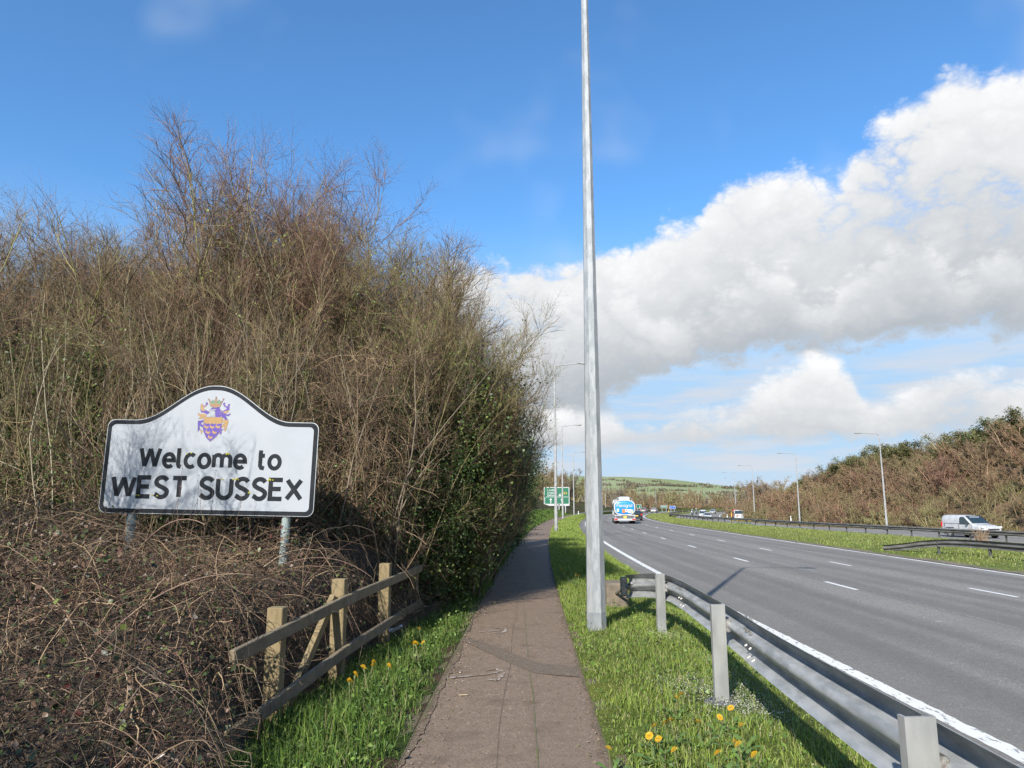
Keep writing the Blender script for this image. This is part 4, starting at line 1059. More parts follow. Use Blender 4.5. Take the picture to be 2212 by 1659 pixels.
tag(link('white_flowers', np_mesh('white_flowers', v_, f_, ecol(rngg, len(pp), 4, [(0.40, 0.39, 0.34), (0.32, 0.32, 0.26), (0.24, 0.27, 0.14)], [3, 2, 1.5], 0.1)), M_leaf), 'patch of tiny white flowers round the feet of the barrier posts', 'flowers', None, 'stuff')
# debris on the path edge
nd = 1500; yy = rngg.uniform(3.8, 12, nd); left = rngg.random(nd) < 0.65
xx = np.where(left, np.array([PL(v_) for v_ in yy]) + np.abs(rngg.normal(size=nd)) * 0.13, np.array([PR(v_) for v_ in yy]) - np.abs(rngg.normal(size=nd)) * 0.10)
stray = rngg.random(nd) < 0.12; xx = np.where(stray, rngg.uniform(-0.6, 0.55, nd), xx)
pp = np.stack([xx, yy, np.full(nd, 0.012)], 1)
v_, f_ = leaves_np(rngg, pp, rngg.uniform(0.006, 0.022, nd), np.tile([[0, 0, 1.0]], (nd, 1)), 0.35)
tag(link('path_debris', np_mesh('path_debris', v_, f_, ecol(rngg, nd, 4, [(0.10, 0.07, 0.045), (0.19, 0.14, 0.09), (0.30, 0.25, 0.19), (0.09, 0.10, 0.03)], [3, 3, 1, 1.5], 0.2)), mat('debris', (1, 1, 1), None, rough=0.9, attr='Col')), 'bits of leaf and grit along the edges of the path', 'debris', None, 'stuff')

# ================================================================== lettering: strokes of even width
def arc(cx, cy, rx, ry, a0, a1, n=10):
    return [(cx + rx * math.cos(R(a0 + (a1 - a0) * i / n)), cy + ry * math.sin(R(a0 + (a1 - a0) * i / n))) for i in range(n + 1)]


XH = 0.70      # x-height relative to capitals
O_ = arc(0.31, XH / 2, 0.31, XH / 2, 0, 360, 24)
GL = {
    'W': (1.12, [[(0, 1), (0.25, 0), (0.56, 0.98), (0.87, 0), (1.12, 1)]]),
    'E': (0.62, [[(0.62, 1), (0, 1), (0, 0), (0.62, 0)], [(0, 0.52), (0.54, 0.52)]]),
    'S': (0.66, [[(0.62, 0.86)] + arc(0.34, 0.76, 0.30, 0.26, 50, 180, 7) + [(0.08, 0.66), (0.22, 0.56), (0.46, 0.46), (0.60, 0.36)] + arc(0.34, 0.26, 0.30, 0.28, 10, -140, 9) + [(0.0, 0.14)]]),
    'T': (0.72, [[(0, 1), (0.72, 1)], [(0.36, 1), (0.36, 0)]]),
    'U': (0.70, [[(0, 1)] + arc(0.35, 0.34, 0.35, 0.35, 180, 360, 12) + [(0.70, 1)]]),
    'X': (0.74, [[(0, 1), (0.74, 0)], [(0.72, 1), (0.0, 0)]]),
    'F': (0.58, [[(0.58, 1), (0, 1), (0, 0)], [(0, 0.5), (0.5, 0.5)]]),
    'L': (0.56, [[(0, 1), (0, 0), (0.56, 0)]]),
    'C': (0.80, [arc(0.45, 0.5, 0.45, 0.52, 45, 315, 20)]),
    'G': (0.86, [arc(0.45, 0.5, 0.45, 0.52, 45, 350, 20) + [(0.86, 0.46), (0.5, 0.46)]]),
    'A': (0.80, [[(0, 0), (0.40, 1), (0.80, 0)], [(0.14, 0.32), (0.66, 0.32)]]),
    'o': (0.62, [O_]),
    'c': (0.54, [arc(0.31, XH / 2, 0.31, XH / 2, 48, 312, 18)]),
    'e': (0.60, [[(0.03, XH / 2), (0.60, XH / 2)] + arc(0.31, XH / 2, 0.30, XH / 2, 0, 312, 20)]),
    'l': (0.16, [[(0.0, 1.04), (0.0, 0.14), (0.05, 0.03), (0.18, 0.0)]]),
    't': (0.40, [[(0.13, 1.0), (0.13, 0.16), (0.20, 0.03), (0.38, 0.0)], [(0, XH), (0.38, XH)]]),
    'm': (0.98, [[(0, XH), (0, 0)], [(0, 0.45)] + arc(0.24, 0.46, 0.24, 0.24, 165, 0, 8) + [(0.48, 0)], [(0.48, 0.45)] + arc(0.73, 0.46, 0.25, 0.24, 165, 0, 8) + [(0.98, 0)]]),
    'n': (0.54, [[(0, XH), (0, 0)], [(0, 0.42)] + arc(0.27, 0.43, 0.27, 0.27, 170, 0, 9) + [(0.54, 0)]]),
    'x': (0.56, [[(0, XH), (0.56, 0)], [(0.56, XH), (0, 0)]]),
    'i': (0.02, [[(0.0, XH), (0.0, 0)], [(0.0, 1.02), (0.0, 0.88)]]),
    'g': (0.60, [O_, [(0.62, XH), (0.62, -0.08)] + arc(0.31, -0.06, 0.31, 0.26, 0, -140, 8)]),
    'r': (0.34, [[(0, XH), (0, 0)], [(0, 0.38)] + arc(0.30, 0.36, 0.30, 0.34, 175, 85, 6)]),
    'd': (0.62, [O_, [(0.62, 1.04), (0.62, 0)]]),
    'a': (0.62, [O_, [(0.62, XH), (0.62, 0)]]),
    'w': (0.86, [[(0, XH), (0.2, 0), (0.43, XH * 0.95), (0.66, 0), (0.86, XH)]]),
    'y': (0.58, [[(0, XH), (0.29, 0)], [(0.58, XH), (0.2, -0.30)]]),
    'k': (0.56, [[(0, 1.04), (0, 0)], [(0.52, XH), (0.02, 0.28)], [(0.2, 0.42), (0.56, 0)]]),
    '2': (0.60, [arc(0.30, 0.70, 0.30, 0.30, 165, -20, 9) + [(0.50, 0.50), (0, 0), (0.62, 0)]]),
    '3': (0.60, [arc(0.29, 0.74, 0.28, 0.26, 160, -80, 9), arc(0.29, 0.26, 0.31, 0.28, 85, -160, 10)]),
}


def stroke_poly(m, pts, w, y):
    for i in range(1, len(pts) - 1):
        a, b_, c_ = Vector(pts[i - 1]), Vector(pts[i]), Vector(pts[i + 1])
        if (b_ - a).length > 1e-6 and (c_ - b_).length > 1e-6 and (b_ - a).normalized().dot((c_ - b_).normalized()) < -0.25:
            stroke_poly(m, pts[:i + 1], w, y); stroke_poly(m, pts[i:], w, y - 0.0002); return
    pts = [Vector(p) for p in pts]; closed = (pts[0] - pts[-1]).length < 1e-4
    if closed: pts = pts[:-1]
    n = len(pts); L = []; Rr = []
    for i in range(n):
        a = pts[(i - 1) % n] if (closed or i > 0) else None
        c = pts[(i + 1) % n] if (closed or i < n - 1) else None
        d1 = (pts[i] - a).normalized() if a is not None else None
        d2 = (c - pts[i]).normalized() if c is not None else None
        if d1 is None: d1 = d2
        if d2 is None: d2 = d1
        nrm = Vector((-(d1.y + d2.y), d1.x + d2.x))
        if nrm.length < 1e-5: nrm = Vector((-d1.y, d1.x))
        nrm.normalize(); k = 1.0 / max(0.2, nrm.dot(Vector((-d1.y, d1.x))))
        if k > 1.5: k = 1.05
        L.append(pts[i] + nrm * (w / 2 * k)); Rr.append(pts[i] - nrm * (w / 2 * k))
    vs = [(p.x, y, p.y) for p in L] + [(p.x, y, p.y) for p in Rr]
    fs = [(i, (i + 1) % n, n + (i + 1) % n, n + i) for i in range(n if closed else n - 1)]
    m.add(vs, fs)


def text_width(s, gap=0.24, space=0.5):
    wd = 0
    for i, ch in enumerate(s): wd += space if ch == ' ' else GL[ch][0] + gap
    return wd - gap


def lettering(name, s, x0, z0, width, cap, weight, y, material, parent, gap=0.24, space=0.5, center=False, zscale=1.0):
    """text in the local x-z plane; width is the whole line, cap the capital height"""
    k = width / text_width(s, gap, space); cx = 0.0; grp = empty(name); grp.parent = parent
    for ch in s:
        if ch == ' ': cx += space; continue
        wd, strokes = GL[ch]; m = MB()
        for dy, st in enumerate(strokes):
            stroke_poly(m, [(x0 + (cx + px) * k, z0 + pz * cap) for px, pz in st], weight, y - 0.00025 * dy)
        m.build('letter', material, grp)
        cx += wd + gap
    return grp


# ------------------------------------------------------------------ welcome sign
M_white = mat('sign_white', (0.315, 0.335, 0.36), (0.295, 0.316, 0.34), 3.0, 0.5, bump=0.02, bscale=240, spec=0.2)
M_black = mat('sign_black', (0.012, 0.015, 0.019), (0.020, 0.023, 0.027), 6.0, 0.7, spec=0.12)
M_back = mat('sign_grey_metal', (0.34, 0.36, 0.38), (0.27, 0.29, 0.30), 4.0, 0.5, 0.5)
M_leg = mat('galvanised_leg', (0.22, 0.28, 0.275), (0.33, 0.39, 0.38), 14.0, 0.55, 0.25, contrast=(0.3, 0.7))
M_purple = mat('crest_purple', (0.085, 0.058, 0.25), (0.105, 0.07, 0.28), 20, 0.6, spec=0.2)
M_gold = mat('crest_gold', (0.30, 0.19, 0.08), (0.33, 0.215, 0.10), 20, 0.6, spec=0.2)
M_crown = mat('crest_crown', (0.27, 0.165, 0.10), (0.24, 0.17, 0.10), 20, 0.6, spec=0.2)
M_green = mat('crest_green', (0.07, 0.19, 0.11), None, 1, 0.6)
M_steel = mat('crest_steel', (0.19, 0.235, 0.28), (0.25, 0.28, 0.30), 20, 0.5)
M_outline = mat('crest_outline', (0.16, 0.11, 0.13), None, 1, 0.5)
M_lichen = mat('lichen', (0.45, 0.40, 0.03), (0.30, 0.30, 0.04), 60, 0.95)

sg = empty('welcome_sign', (-3.215, 7.5, 0.0), R(-1.5))
sg.rotation_euler = (0, R(1.1), R(-1.0))
tag(sg, 'white county boundary sign with curved top reading Welcome to West Sussex', 'road sign')


def sign_outline(inset, rad):
    """panel outline in x-z, x centred, z above ground"""
    hw, zb, zs, zt = 1.128 - inset, 1.455 + inset, 2.435 - inset, 2.815 - inset
    pts = []
    def corner(cx, cz, a0): return [(cx + rad * math.cos(R(a0 + 15 * i)), cz + rad * math.sin(R(a0 + 15 * i))) for i in range(7)]
    pts += corner(-hw + rad, zb + rad, 180) + corner(hw - rad, zb + rad, 270) + corner(hw - rad, zs - rad, 0)
    top = []
    for i in range(0, 41):
        t = -1 + 2 * i / 40.0; xx = t * 0.90
        a = abs(xx)
        f = 0.5 + 0.5 * math.cos(PI * min(1.0, max(0.0, (a - 0.02) / 0.80)))
        top.append((xx * (hw - rad) / (1.128 - 0.07) * 1.02, zs + (zt - zs) * f))
    pts += top[::-1]
    pts += corner(-hw + rad, zs - rad, 90)
    return pts


m = MB(); m.prism(sign_outline(0.0, 0.075), 'y', 0.0, 0.012); m.build('backing_panel', M_back, sg)
m = MB(); m.prism(sign_outline(0.006, 0.072), 'y', -0.002, -0.0001); m.build('border', M_black, sg)
m = MB(); m.prism(sign_outline(0.050, 0.045), 'y', -0.004, -0.0022); m.build('face', M_white, sg)
yl = -0.0046
lettering('lettering', 'Welcome to', -0.735, 1.945, 1.475, 0.188, 0.0435, yl, M_black, sg, 0.27, 0.52)
lettering('lettering', 'WEST SUSSEX', -1.000, 1.632, 1.985, 0.196, 0.0475, yl, M_black, sg, 0.25, 0.52)
for sx in (-0.80, 0.83):
    leg = MB().tube([(sx, 0.060, -0.2), (sx, 0.060, 2.35)], 0.045, 14).build('post', M_leg, sg, True)
    for z_ in (1.60, 2.28): MB().box((sx, 0.034, z_), (0.14, 0.040, 0.05), bev=0.006).build('clamp', M_back, leg)
# coat of arms: traced shapes in crest units -> metres
cr = empty('coat_of_arms'); cr.parent = sg
CU = 0.345 / 920.0


def cp(pts): return [((px - 620) * CU + 0.0, 2.465 - (py - 800) * CU) for px, py in pts]


layer = [0]
def blob(name, pts, material, outline=7.0):
    layer[0] += 1; yy = -0.0046 - 0.0001 * layer[0]
    P = cp(pts)
    if outline:
        m = MB(); stroke_poly(m, P + [P[0]], outline * CU, yy - 0.00005); m.build('outline', M_outline, cr)
    m = MB(); m.sheet(P, yy); return m.build(name, material, cr)


blob('mantling', [(500, 640), (420, 700), (330, 650), (240, 640), (215, 560), (225, 480), (205, 440), (240, 390), (280, 410), (275, 460), (330, 440), (370, 400), (345, 370), (390, 345), (425, 390), (400, 440), (330, 490), (290, 540), (360, 560), (430, 600), (490, 590)], M_purple)
blob('mantling', [(215, 440), (240, 395), (278, 412), (268, 465), (300, 480), (380, 425), (395, 445), (290, 535), (380, 570), (330, 600), (250, 590), (218, 530)], M_gold)
blob('mantling', [(160, 660), (250, 690), (340, 680), (420, 730), (380, 790), (250, 830), (185, 820), (250, 750), (160, 720)], M_gold)
blob('mantling', [(380, 830), (280, 870), (180, 880), (175, 960), (195, 1090), (205, 1190), (250, 1130), (240, 1020), (330, 1070), (345, 1020), (270, 950), (390, 880)], M_purple)
blob('mantling', [(260, 1120), (350, 1170), (305, 1270), (290, 1190)], M_gold)
blob('mantling', [(780, 560), (860, 590), (930, 560), (975, 510), (900, 470), (860, 420), (850, 370), (890, 345), (925, 380), (895, 410), (960, 460), (995, 450), (990, 400), (1060, 385), (1040, 450), (1045, 560), (1010, 640), (930, 660), (1000, 690), (1085, 650), (1090, 690), (1030, 740), (950, 720), (1000, 790), (1020, 860), (940, 830), (860, 760), (790, 730)], M_purple)
blob('mantling', [(790, 590), (870, 610), (960, 590), (1020, 560), (1040, 570), (1000, 640), (930, 660), (850, 620)], M_gold)
blob('mantling', [(860, 830), (960, 850), (1040, 830), (1050, 920), (1010, 1070), (990, 1185), (940, 1120), (960, 1030), (870, 1070), (865, 1010), (945, 940), (860, 910)], M_gold)
blob('mantling', [(830, 1110), (930, 1110), (880, 1160), (885, 1220), (855, 1270), (825, 1200)], M_purple)
blob('helm_mantle', [(490, 560), (560, 490), (650, 460), (760, 490), (790, 560), (830, 700), (820, 770), (660, 770), (650, 640), (600, 590)], M_purple)
blob('helmet', [(480, 620), (540, 590), (640, 600), (650, 700), (600, 760), (540, 770), (505, 700)], M_steel)
blob('visor', [(430, 610), (520, 560), (620, 540), (680, 550), (600, 585), (480, 615)], M_steel)
blob('crown', [(495, 460), (440, 290), (420, 255), (470, 290), (520, 350), (550, 270), (590, 340), (640, 190), (690, 340), (735, 270), (770, 350), (840, 290), (860, 245), (840, 300), (770, 470), (700, 490), (620, 500)], M_crown)
blob('crown_cap', [(490, 320), (530, 300), (620, 310), (620, 370), (540, 385), (500, 370)], M_green, 0)
blob('crown_cap', [(665, 310), (760, 300), (805, 310), (800, 360), (740, 385), (665, 370)], M_green, 0)
for (px, py) in ((640, 205), (432, 268), (850, 252)):
    blob('crown_ball', [(px + 26 * math.cos(R(45 * i)), py + 26 * math.sin(R(45 * i))) for i in range(8)], M_crown, 6)
blob('shield', [(345, 770), (870, 770), (862, 1130), (800, 1240), (700, 1360), (575, 1465), (460, 1360), (390, 1230), (345, 1130)], M_purple, 12)
blob('shield_chief', [(350, 775), (866, 775), (862, 950), (820, 960), (780, 950), (740, 975), (690, 945), (640, 975), (590, 945), (540, 975), (490, 950), (430, 970), (390, 945), (350, 960)], M_gold)
for (bx, by) in ((375, 1000), (535, 1000), (700, 990), (430, 1150), (615, 1150), (510, 1290)):
    blob('martlet', [(bx + a, by + b_) for a, b_ in ((0, 20), (5, -10), (25, -20), (25, 15), (60, 40), (110, 30), (140, 45), (115, 60), (135, 80), (100, 85), (75, 105), (35, 85), (0, 60), (-10, 40))], M_gold, 0)
# lichen tufts along the tops of letters
rng = random.Random(4)
for (lx, lz, n_) in ((-0.23, 2.085, 6), (0.17, 2.09, 8), (0.155, 1.82, 4), (0.29, 1.825, 8), (0.66, 1.825, 9), (-0.72, 1.645, 4), (0.45, 1.69, 5), (-0.55, 1.64, 3)):
    m = MB()
    for i in range(n_):
        px, pz, rr = lx + rng.uniform(-0.03, 0.03), lz + rng.uniform(-0.006, 0.008), rng.uniform(0.005, 0.010)
        m.tube([(px, yl - 0.0006, pz), (px, yl - 0.005, pz)], [rr, rr * 0.5], 6)
    m.build('lichen', M_lichen, sg)

# ------------------------------------------------------------------ lamp columns
M_galv = mat('galvanised_steel', (0.245, 0.262, 0.27), (0.325, 0.336, 0.342), 9.0, 0.42, 0.25, bump=0.03, bscale=60, stretch=(2, 2, 0.45), contrast=(0.42, 0.58))
M_galv2 = mat('weathered_galvanised', (0.26, 0.265, 0.265), (0.34, 0.345, 0.34), 3.0, 0.6, 0.2)
M_base = mat('painted_base', (0.19, 0.205, 0.215), (0.25, 0.26, 0.265), 6.0, 0.6, 0.2)
M_lens = mat('lamp_lens', (0.72, 0.74, 0.74), None, 1, 0.25)
M_door = mat('column_door_gap', (0.10, 0.11, 0.11), None, 1, 0.7)


def make_lamp(name, h, r0, r1, arm, rot_arm, detail=True, curved=True, galv=None, n=8):
    root = empty(name); g = galv or M_galv
    sh = MB(); sh.tube([(0, 0, -0.3), (0, 0, 0.0), (0, 0, h)], [r0 * 1.0, r0, r1], n, rot=PI / 8).build('column', g, root)
    if detail:
        MB().tube([(0, 0, -0.3), (0, 0, 0.235)], [r0 * 1.012, r0 * 1.006], n, rot=PI / 8).build('base_sleeve', M_base, root)
        MB().box((-r0 * 0.2, r0 * 0.99, 0.95), (0.10, 0.012, 0.5), bev=0.004).build('access_door', M_base, root)
    ca, sa = math.cos(rot_arm), math.sin(rot_arm)
    pts = []
    if curved: prof = [(0, h - 0.05), (0.02, h + 0.10), (0.12, h + 0.22), (0.35, h + 0.28), (arm, h + 0.36)]
    else: prof = [(0, h - 0.02), (0.05, h + 0.04), (arm, h + 0.14)]
    for d, z_ in prof: pts.append((d * ca, d * sa, z_))
    MB().tube(pts, 0.034, 8).build('bracket_arm', g, root, True)
    ez = prof[-1][1]; rings = []
    for d, w, t, b_ in ((-0.10, 0.035, 0.03, 0.03), (0.05, 0.07, 0.055, 0.05), (0.30, 0.14, 0.085, 0.075), (0.55, 0.13, 0.06, 0.085), (0.68, 0.05, 0.02, 0.04)):
        rings.append([((arm + d) * ca - w * math.cos(R(k * 36)) * sa, (arm + d) * sa + w * math.cos(R(k * 36)) * ca, ez + (t if math.sin(R(k * 36)) > 0 else b_) * math.sin(R(k * 36))) for k in range(10)])
    hd = MB().loft(rings).build('lantern', M_galv2, root, True)
    rings = []
    for d, w, t in ((0.12, 0.05, 0.03), (0.30, 0.11, 0.055), (0.50, 0.10, 0.055), (0.60, 0.05, 0.02)):
        rings.append([((arm + d) * ca - w * math.cos(R(k * 36)) * sa, (arm + d) * sa + w * math.cos(R(k * 36)) * ca, ez - 0.045 + t * math.sin(R(k * 36))) for k in range(10)])
    MB().loft(rings).build('lens', M_lens, hd, True)
    return root


lamp1 = make_lamp('street_lamp', 10.0, 0.128, 0.042, 1.75, R(-8), True, False)
lamp1.location = (1.06, 9.3, 0.0)
tag(lamp1, 'tall tapering octagonal galvanised lamp column beside the path, nearest of all', 'street lamp', 'lamp columns along the path')
lampL = make_lamp('street_lamp', 10.0, 0.105, 0.05, 1.5, R(-12), True, False, M_galv2)
Lspots = [(2.62, 43, 'second lamp column, straight bracket, between path and road behind the nearest column'), (5.42, 77, 'third lamp column along the path, passing in front of the green direction sign'),
          (9.97, 116, 'fourth lamp column along the path, at the start of the far left crash barrier'), (15.8, 155, 'fifth lamp column, on the inside of the bend left of the nearest column'),
          (26.6, 205, 'lamp column left of the tanker, standing in front of the brown wood'), (52, 292, 'lamp column behind the distant dark car on the bend'), (66, 330, 'distant lamp column by the small green flag sign'), (83, 372, 'distant lamp column between the green flag sign and the blue sign')]
for i, (lx, ly, lb) in enumerate(Lspots):
    o = lampL if i == 0 else copy_tree(lampL)
    o.location = (lx, ly, 0.0 if ly < 160 else -0.5); o.rotation_euler = (0, 0, R(-4 * i)); tag(o, lb, 'street lamp', 'lamp columns along the path')
lampR = make_lamp('street_lamp', 10.0, 0.12, 0.05, 2.0, R(180), True, True, M_galv2)
Rspots = [(40.4, 78, 'grey lamp column on the right verge, nearest to the white van'), (43.0, 108, 'second grey lamp column on the right verge, left of the one by the white van'),
          (47.4, 141, 'lamp column on the right verge, just right of the flatbed lorry'), (53.4, 172, 'lamp column standing behind the flatbed lorry'), (64, 206, 'lamp column on the right verge left of the flatbed lorry'),
          (75, 240, 'far lamp column beside the tall bare tree clump'), (88, 272, 'farthest lamp column on the right verge, by the grey hatchback')]
for i, (lx, ly, lb) in enumerate(Rspots):
    o = lampR if i == 0 else copy_tree(lampR)
    o.location = (lx, ly, -0.95); o.rotation_euler = (0, 0, R(-5 * i)); tag(o, lb, 'street lamp', 'lamp columns on the right verge')

# ------------------------------------------------------------------ corrugated crash barriers
M_beam = mat('barrier_beam_galv', (0.26, 0.274, 0.278), (0.41, 0.42, 0.425), 5.5, 0.42, 0.25, bump=0.05, bscale=70, stretch=(2, 0.7, 3))
M_post = mat('barrier_post', (0.20, 0.203, 0.195), (0.265, 0.266, 0.255), 5.0, 0.6, 0.1, stretch=(2, 2, 0.6))
M_rust = mat('barrier_beam_weathered', (0.085, 0.080, 0.072), (0.17, 0.165, 0.155), 2.2, 0.65, 0.25, stretch=(1, 0.5, 4))
M_rpost = mat('barrier_post_weathered', (0.045, 0.05, 0.048), (0.08, 0.08, 0.075), 5, 0.7, 0.2)
M_bolt = mat('bolt_steel', (0.30, 0.30, 0.29), (0.18, 0.16, 0.14), 40, 0.5, 0.5)
M_conc = mat('concrete', (0.17, 0.135, 0.098), (0.12, 0.10, 0.075), 9, 0.95, bump=0.3, bscale=60)
# W profile: (offset away from the posts, height about the beam's middle)
def wprof():
    p = [(0.000, 0.156), (0.010, 0.150), (0.045, 0.128), (0.072, 0.108), (0.080, 0.092), (0.080, 0.070), (0.070, 0.055), (0.040, 0.040), (0.014, 0.026), (0.003, 0.010), (0.000, 0.0)]
    return p + [(a, -b_) for a, b_ in p[-2::-1]]


def make_beam(name, line, parent, material, side=1, t=0.004):
    """line: [(x,y,zmid)], profile pushed to 'side' (+1 = right of travel)"""
    pr = wprof(); rings = []
    n = len(line)
    for i, (px, py, pz) in enumerate(line):
        a = line[max(0, i - 1)]; b_ = line[min(n - 1, i + 1)]
        tx, ty = b_[0] - a[0], b_[1] - a[1]; l = math.hypot(tx, ty); nx, ny = ty / l * side, -tx / l * side
        ring = [(px + nx * o_, py + ny * o_, pz + z_) for o_, z_ in pr] + [(px + nx * (o_ + t), py + ny * (o_ + t), pz + z_) for o_, z_ in pr[::-1]]
        rings.append(ring)
    return MB().loft(rings).build(name, material, parent, True)


def zpost(x_, y_, z0, z1, rz, parent, material, w=0.112, d=0.062):
    """rolled Z-section post"""
    t = 0.012
    poly = [(-w / 2, -d), (w / 2, -d), (w / 2, 0.0), (w / 2 - t, 0.0), (w / 2 - t, -d + t), (-w / 2 + t, -d + t), (-w / 2 + t, -d + t + 0.028), (-w / 2, -d + t + 0.028)]
    cs, sn = math.cos(rz), math.sin(rz)
    q_ = [(x_ + a * cs - b_ * sn, y_ + a * sn + b_ * cs) for a, b_ in poly]
    return MB().prism(q_, 'z', z0, z1).build('post', material, parent)


gr = empty('crash_barrier', (1.7, 6.0, 0)); tag(gr, 'galvanised corrugated crash barrier with flared end in the near right verge', 'crash barrier')
gr.location = (0, 0, 0)
gr.location = (0, 0, 0)
line = [(1.28, -1.5, 0.70), (1.33, 0.2, 0.69), (1.455, 2.62, 0.662), (1.595, 4.4, 0.618), (1.735, 6.0, 0.594), (1.86, 7.6, 0.565), (1.935, 8.6, 0.543), (1.945, 9.2, 0.530), (1.89, 9.7, 0.505), (1.78, 10.2, 0.455), (1.63, 10.62, 0.395)]
lf = spline([(p[1], p[0]) for p in line]); zf = spline([(p[1], p[2]) for p in line])
def seg(y0, y1, k, off=0.0): return [(lf(y) + off, y, zf(y)) for y in np.linspace(y0, y1, k)]
make_beam('beam', seg(8.45, 10.62, 14, 0.0), gr, M_beam)
make_beam('beam', seg(5.25, 8.62, 10, 0.006), gr, M_beam)
make_beam('beam', seg(2.0, 5.42, 8, 0.0), gr, M_beam)
make_beam('beam', seg(-1.4, 2.17, 8, 0.006), gr, M_beam)
for i, (py, ztop, zb) in enumerate(((9.3, 0.70, -0.2), (6.0, 0.765, -0.2), (2.62, 0.845, -0.2), (-0.8, 0.87, -0.2))):
    px = lf(py) - 0.004
    tg = math.atan2(lf(py + .2) - lf(py - .2), 0.4)
    zpost(px - 0.075, py, zb, ztop, -tg + R(8), gr, M_post)
    MB().box((px + 0.006, py, zf(py)), (0.05, 0.09, 0.10), bev=0.008).build('spacer_block', M_bolt, gr)
MB().tube([(lf(6.0) - 0.08, 6.0, -0.06), (lf(6.0) - 0.08, 6.0, 0.015), (lf(6.0) - 0.08, 6.0, 0.03)], [0.14, 0.12, 0.08], 14).build('concrete_footing', mat('asphalt_footing', (0.07, 0.072, 0.076), (0.11, 0.11, 0.112), 20, 0.9), gr, True)
for yj in (8.52, 5.33, 2.08):
    for dy in (-0.055, 0.075):
        for o_, z_ in ((0.050, 0.128), (0.036, 0.042), (0.034, -0.046), (0.052, -0.13)):
            px, py = lf(yj + dy) + o_ * 0.86, yj + dy
            MB().tube([(px, py, zf(py) + z_), (px - 0.022, py, zf(py) + z_ + (0.026 if z_ > 0 else -0.014))], [0.010, 0.009], 6).build('bolt', M_bolt, gr)
MB().box((lf(10.60) - 0.02, 10.62, zf(10.6)), (0.10, 0.05, 0.27), rz=R(20), bev=0.012).build('end_plate', M_bolt, gr)
MB().tube([(lf(10.4) - 0.01, 10.4, zf(10.4) + 0.04), (1.60, 11.3, 0.22)], 0.022, 8).build('anchor_bar', M_bolt, gr)
an = MB().box((1.60, 11.55, 0.12), (0.34, 0.5, 0.50), rz=R(6), bev=0.03).build('anchor_block', M_conc)
tag(an, 'brown concrete anchor block in the grass behind the crash barrier end', 'concrete block')

g2 = empty('crash_barrier', (0, 0, 0)); tag(g2, 'short weathered crash barrier with ramped end in front of the white van', 'crash barrier')
l2 = [(17.62, 34.6, -0.47), (18.05, 33.6, -0.33), (18.45, 32.6, -0.16), (18.8, 31.4, -0.045), (19.02, 30.2, -0.02), (19.2, 28.4, -0.02), (19.4, 26, -0.02), (19.7, 22, -0.02), (20.0, 16, -0.02)]
f2x = spline([(p[1], p[0]) for p in l2[::-1]]); f2z = spline([(p[1], p[2]) for p in l2[::-1]])
make_beam('beam', [(f2x(y), y, f2z(y)) for y in np.linspace(34.6, 25.2, 24)], g2, M_rust, -1)
make_beam('beam', [(f2x(y), y, f2z(y)) for y in np.linspace(25.3, 16, 10)], g2, M_rust, -1)
for y in (32.0, 29.3, 26.6, 23.9, 21.2, 18.5): zpost(f2x(y) + 0.09, y, -0.9, f2z(y) + 0.12, 0.0, g2, M_rpost)

g3 = empty('crash_barrier', (0, 0, 0)); tag(g3, 'long dark crash barrier curving along the central reserve in front of the far carriageway', 'crash barrier')
for y0 in range(8, 236, 12):
    y1 = y0 + 12.15
    make_beam('beam', [(Bx(y), y, ZB + 0.68) for y in np.linspace(y0, y1, 5)], g3, M_rust, -1)
for i in range(74):
    y = 9 + 3.2 * i
    zpost(Bx(y) + 0.09, y, ZB - 0.3, ZB + 0.78, 0.0, g3, M_rpost)
g4 = empty('crash_barrier', (0, 0, 0)); tag(g4, 'far crash barrier starting at the fourth lamp column on the left bend', 'crash barrier')
b4 = lambda y: XL(y) - 2.2
make_beam('beam', [(b4(118) - 0.8, 117.5, -0.55), (b4(121) - 0.3, 120.5, -0.05)] + [(b4(y), y, 0.02) for y in range(123, 260, 4)], g4, M_beam, 1)
for y in range(124, 200, 4): zpost(b4(y) - 0.08, y, -0.7, 0.15, 0.0, g4, M_rpost)

# ------------------------------------------------------------------ timber fence
M_wood = mat('weathered_timber', (0.20, 0.16, 0.105), (0.135, 0.108, 0.070), 6.0, 0.9, bump=0.25, bscale=30, stretch=(6, 1.2, 1.2), contrast=(0.3, 0.7))
M_wood2 = mat('post_timber', (0.22, 0.168, 0.090), (0.155, 0.120, 0.060), 7.0, 0.9, bump=0.25, bscale=30, stretch=(5, 5, 0.8), contrast=(0.35, 0.7))
fe = empty('timber_fence', (0, 0, 0)); tag(fe, 'short two-rail timber fence with a diagonal brace beside the path', 'fence')
fa, fb = Vector((-1.86, 5.2)), Vector((-1.29, 10.2)); fd = (fb - fa).normalized(); fn = Vector((fd.y, -fd.x)); frz = math.atan2(fd.y, fd.x)
def fpos(y): return Vector((float(np.interp(y, [4.5, 5.2, 6.9, 10.2, 11], [-1.99, -1.86, -1.55, -1.30, -1.24])), y))
FP = [(5.75, 0.77), (6.9, 0.87), (8.6, 0.88), (10.2, 0.78)]
for y, zt_ in FP:
    p = fpos(y) - fn * 0.07
    MB().box((p.x, p.y, (zt_ - 0.4) / 2), (0.125, 0.105, zt_ + 0.4), rz=frz - PI / 2, bev=0.006).build('post', M_wood2, fe)
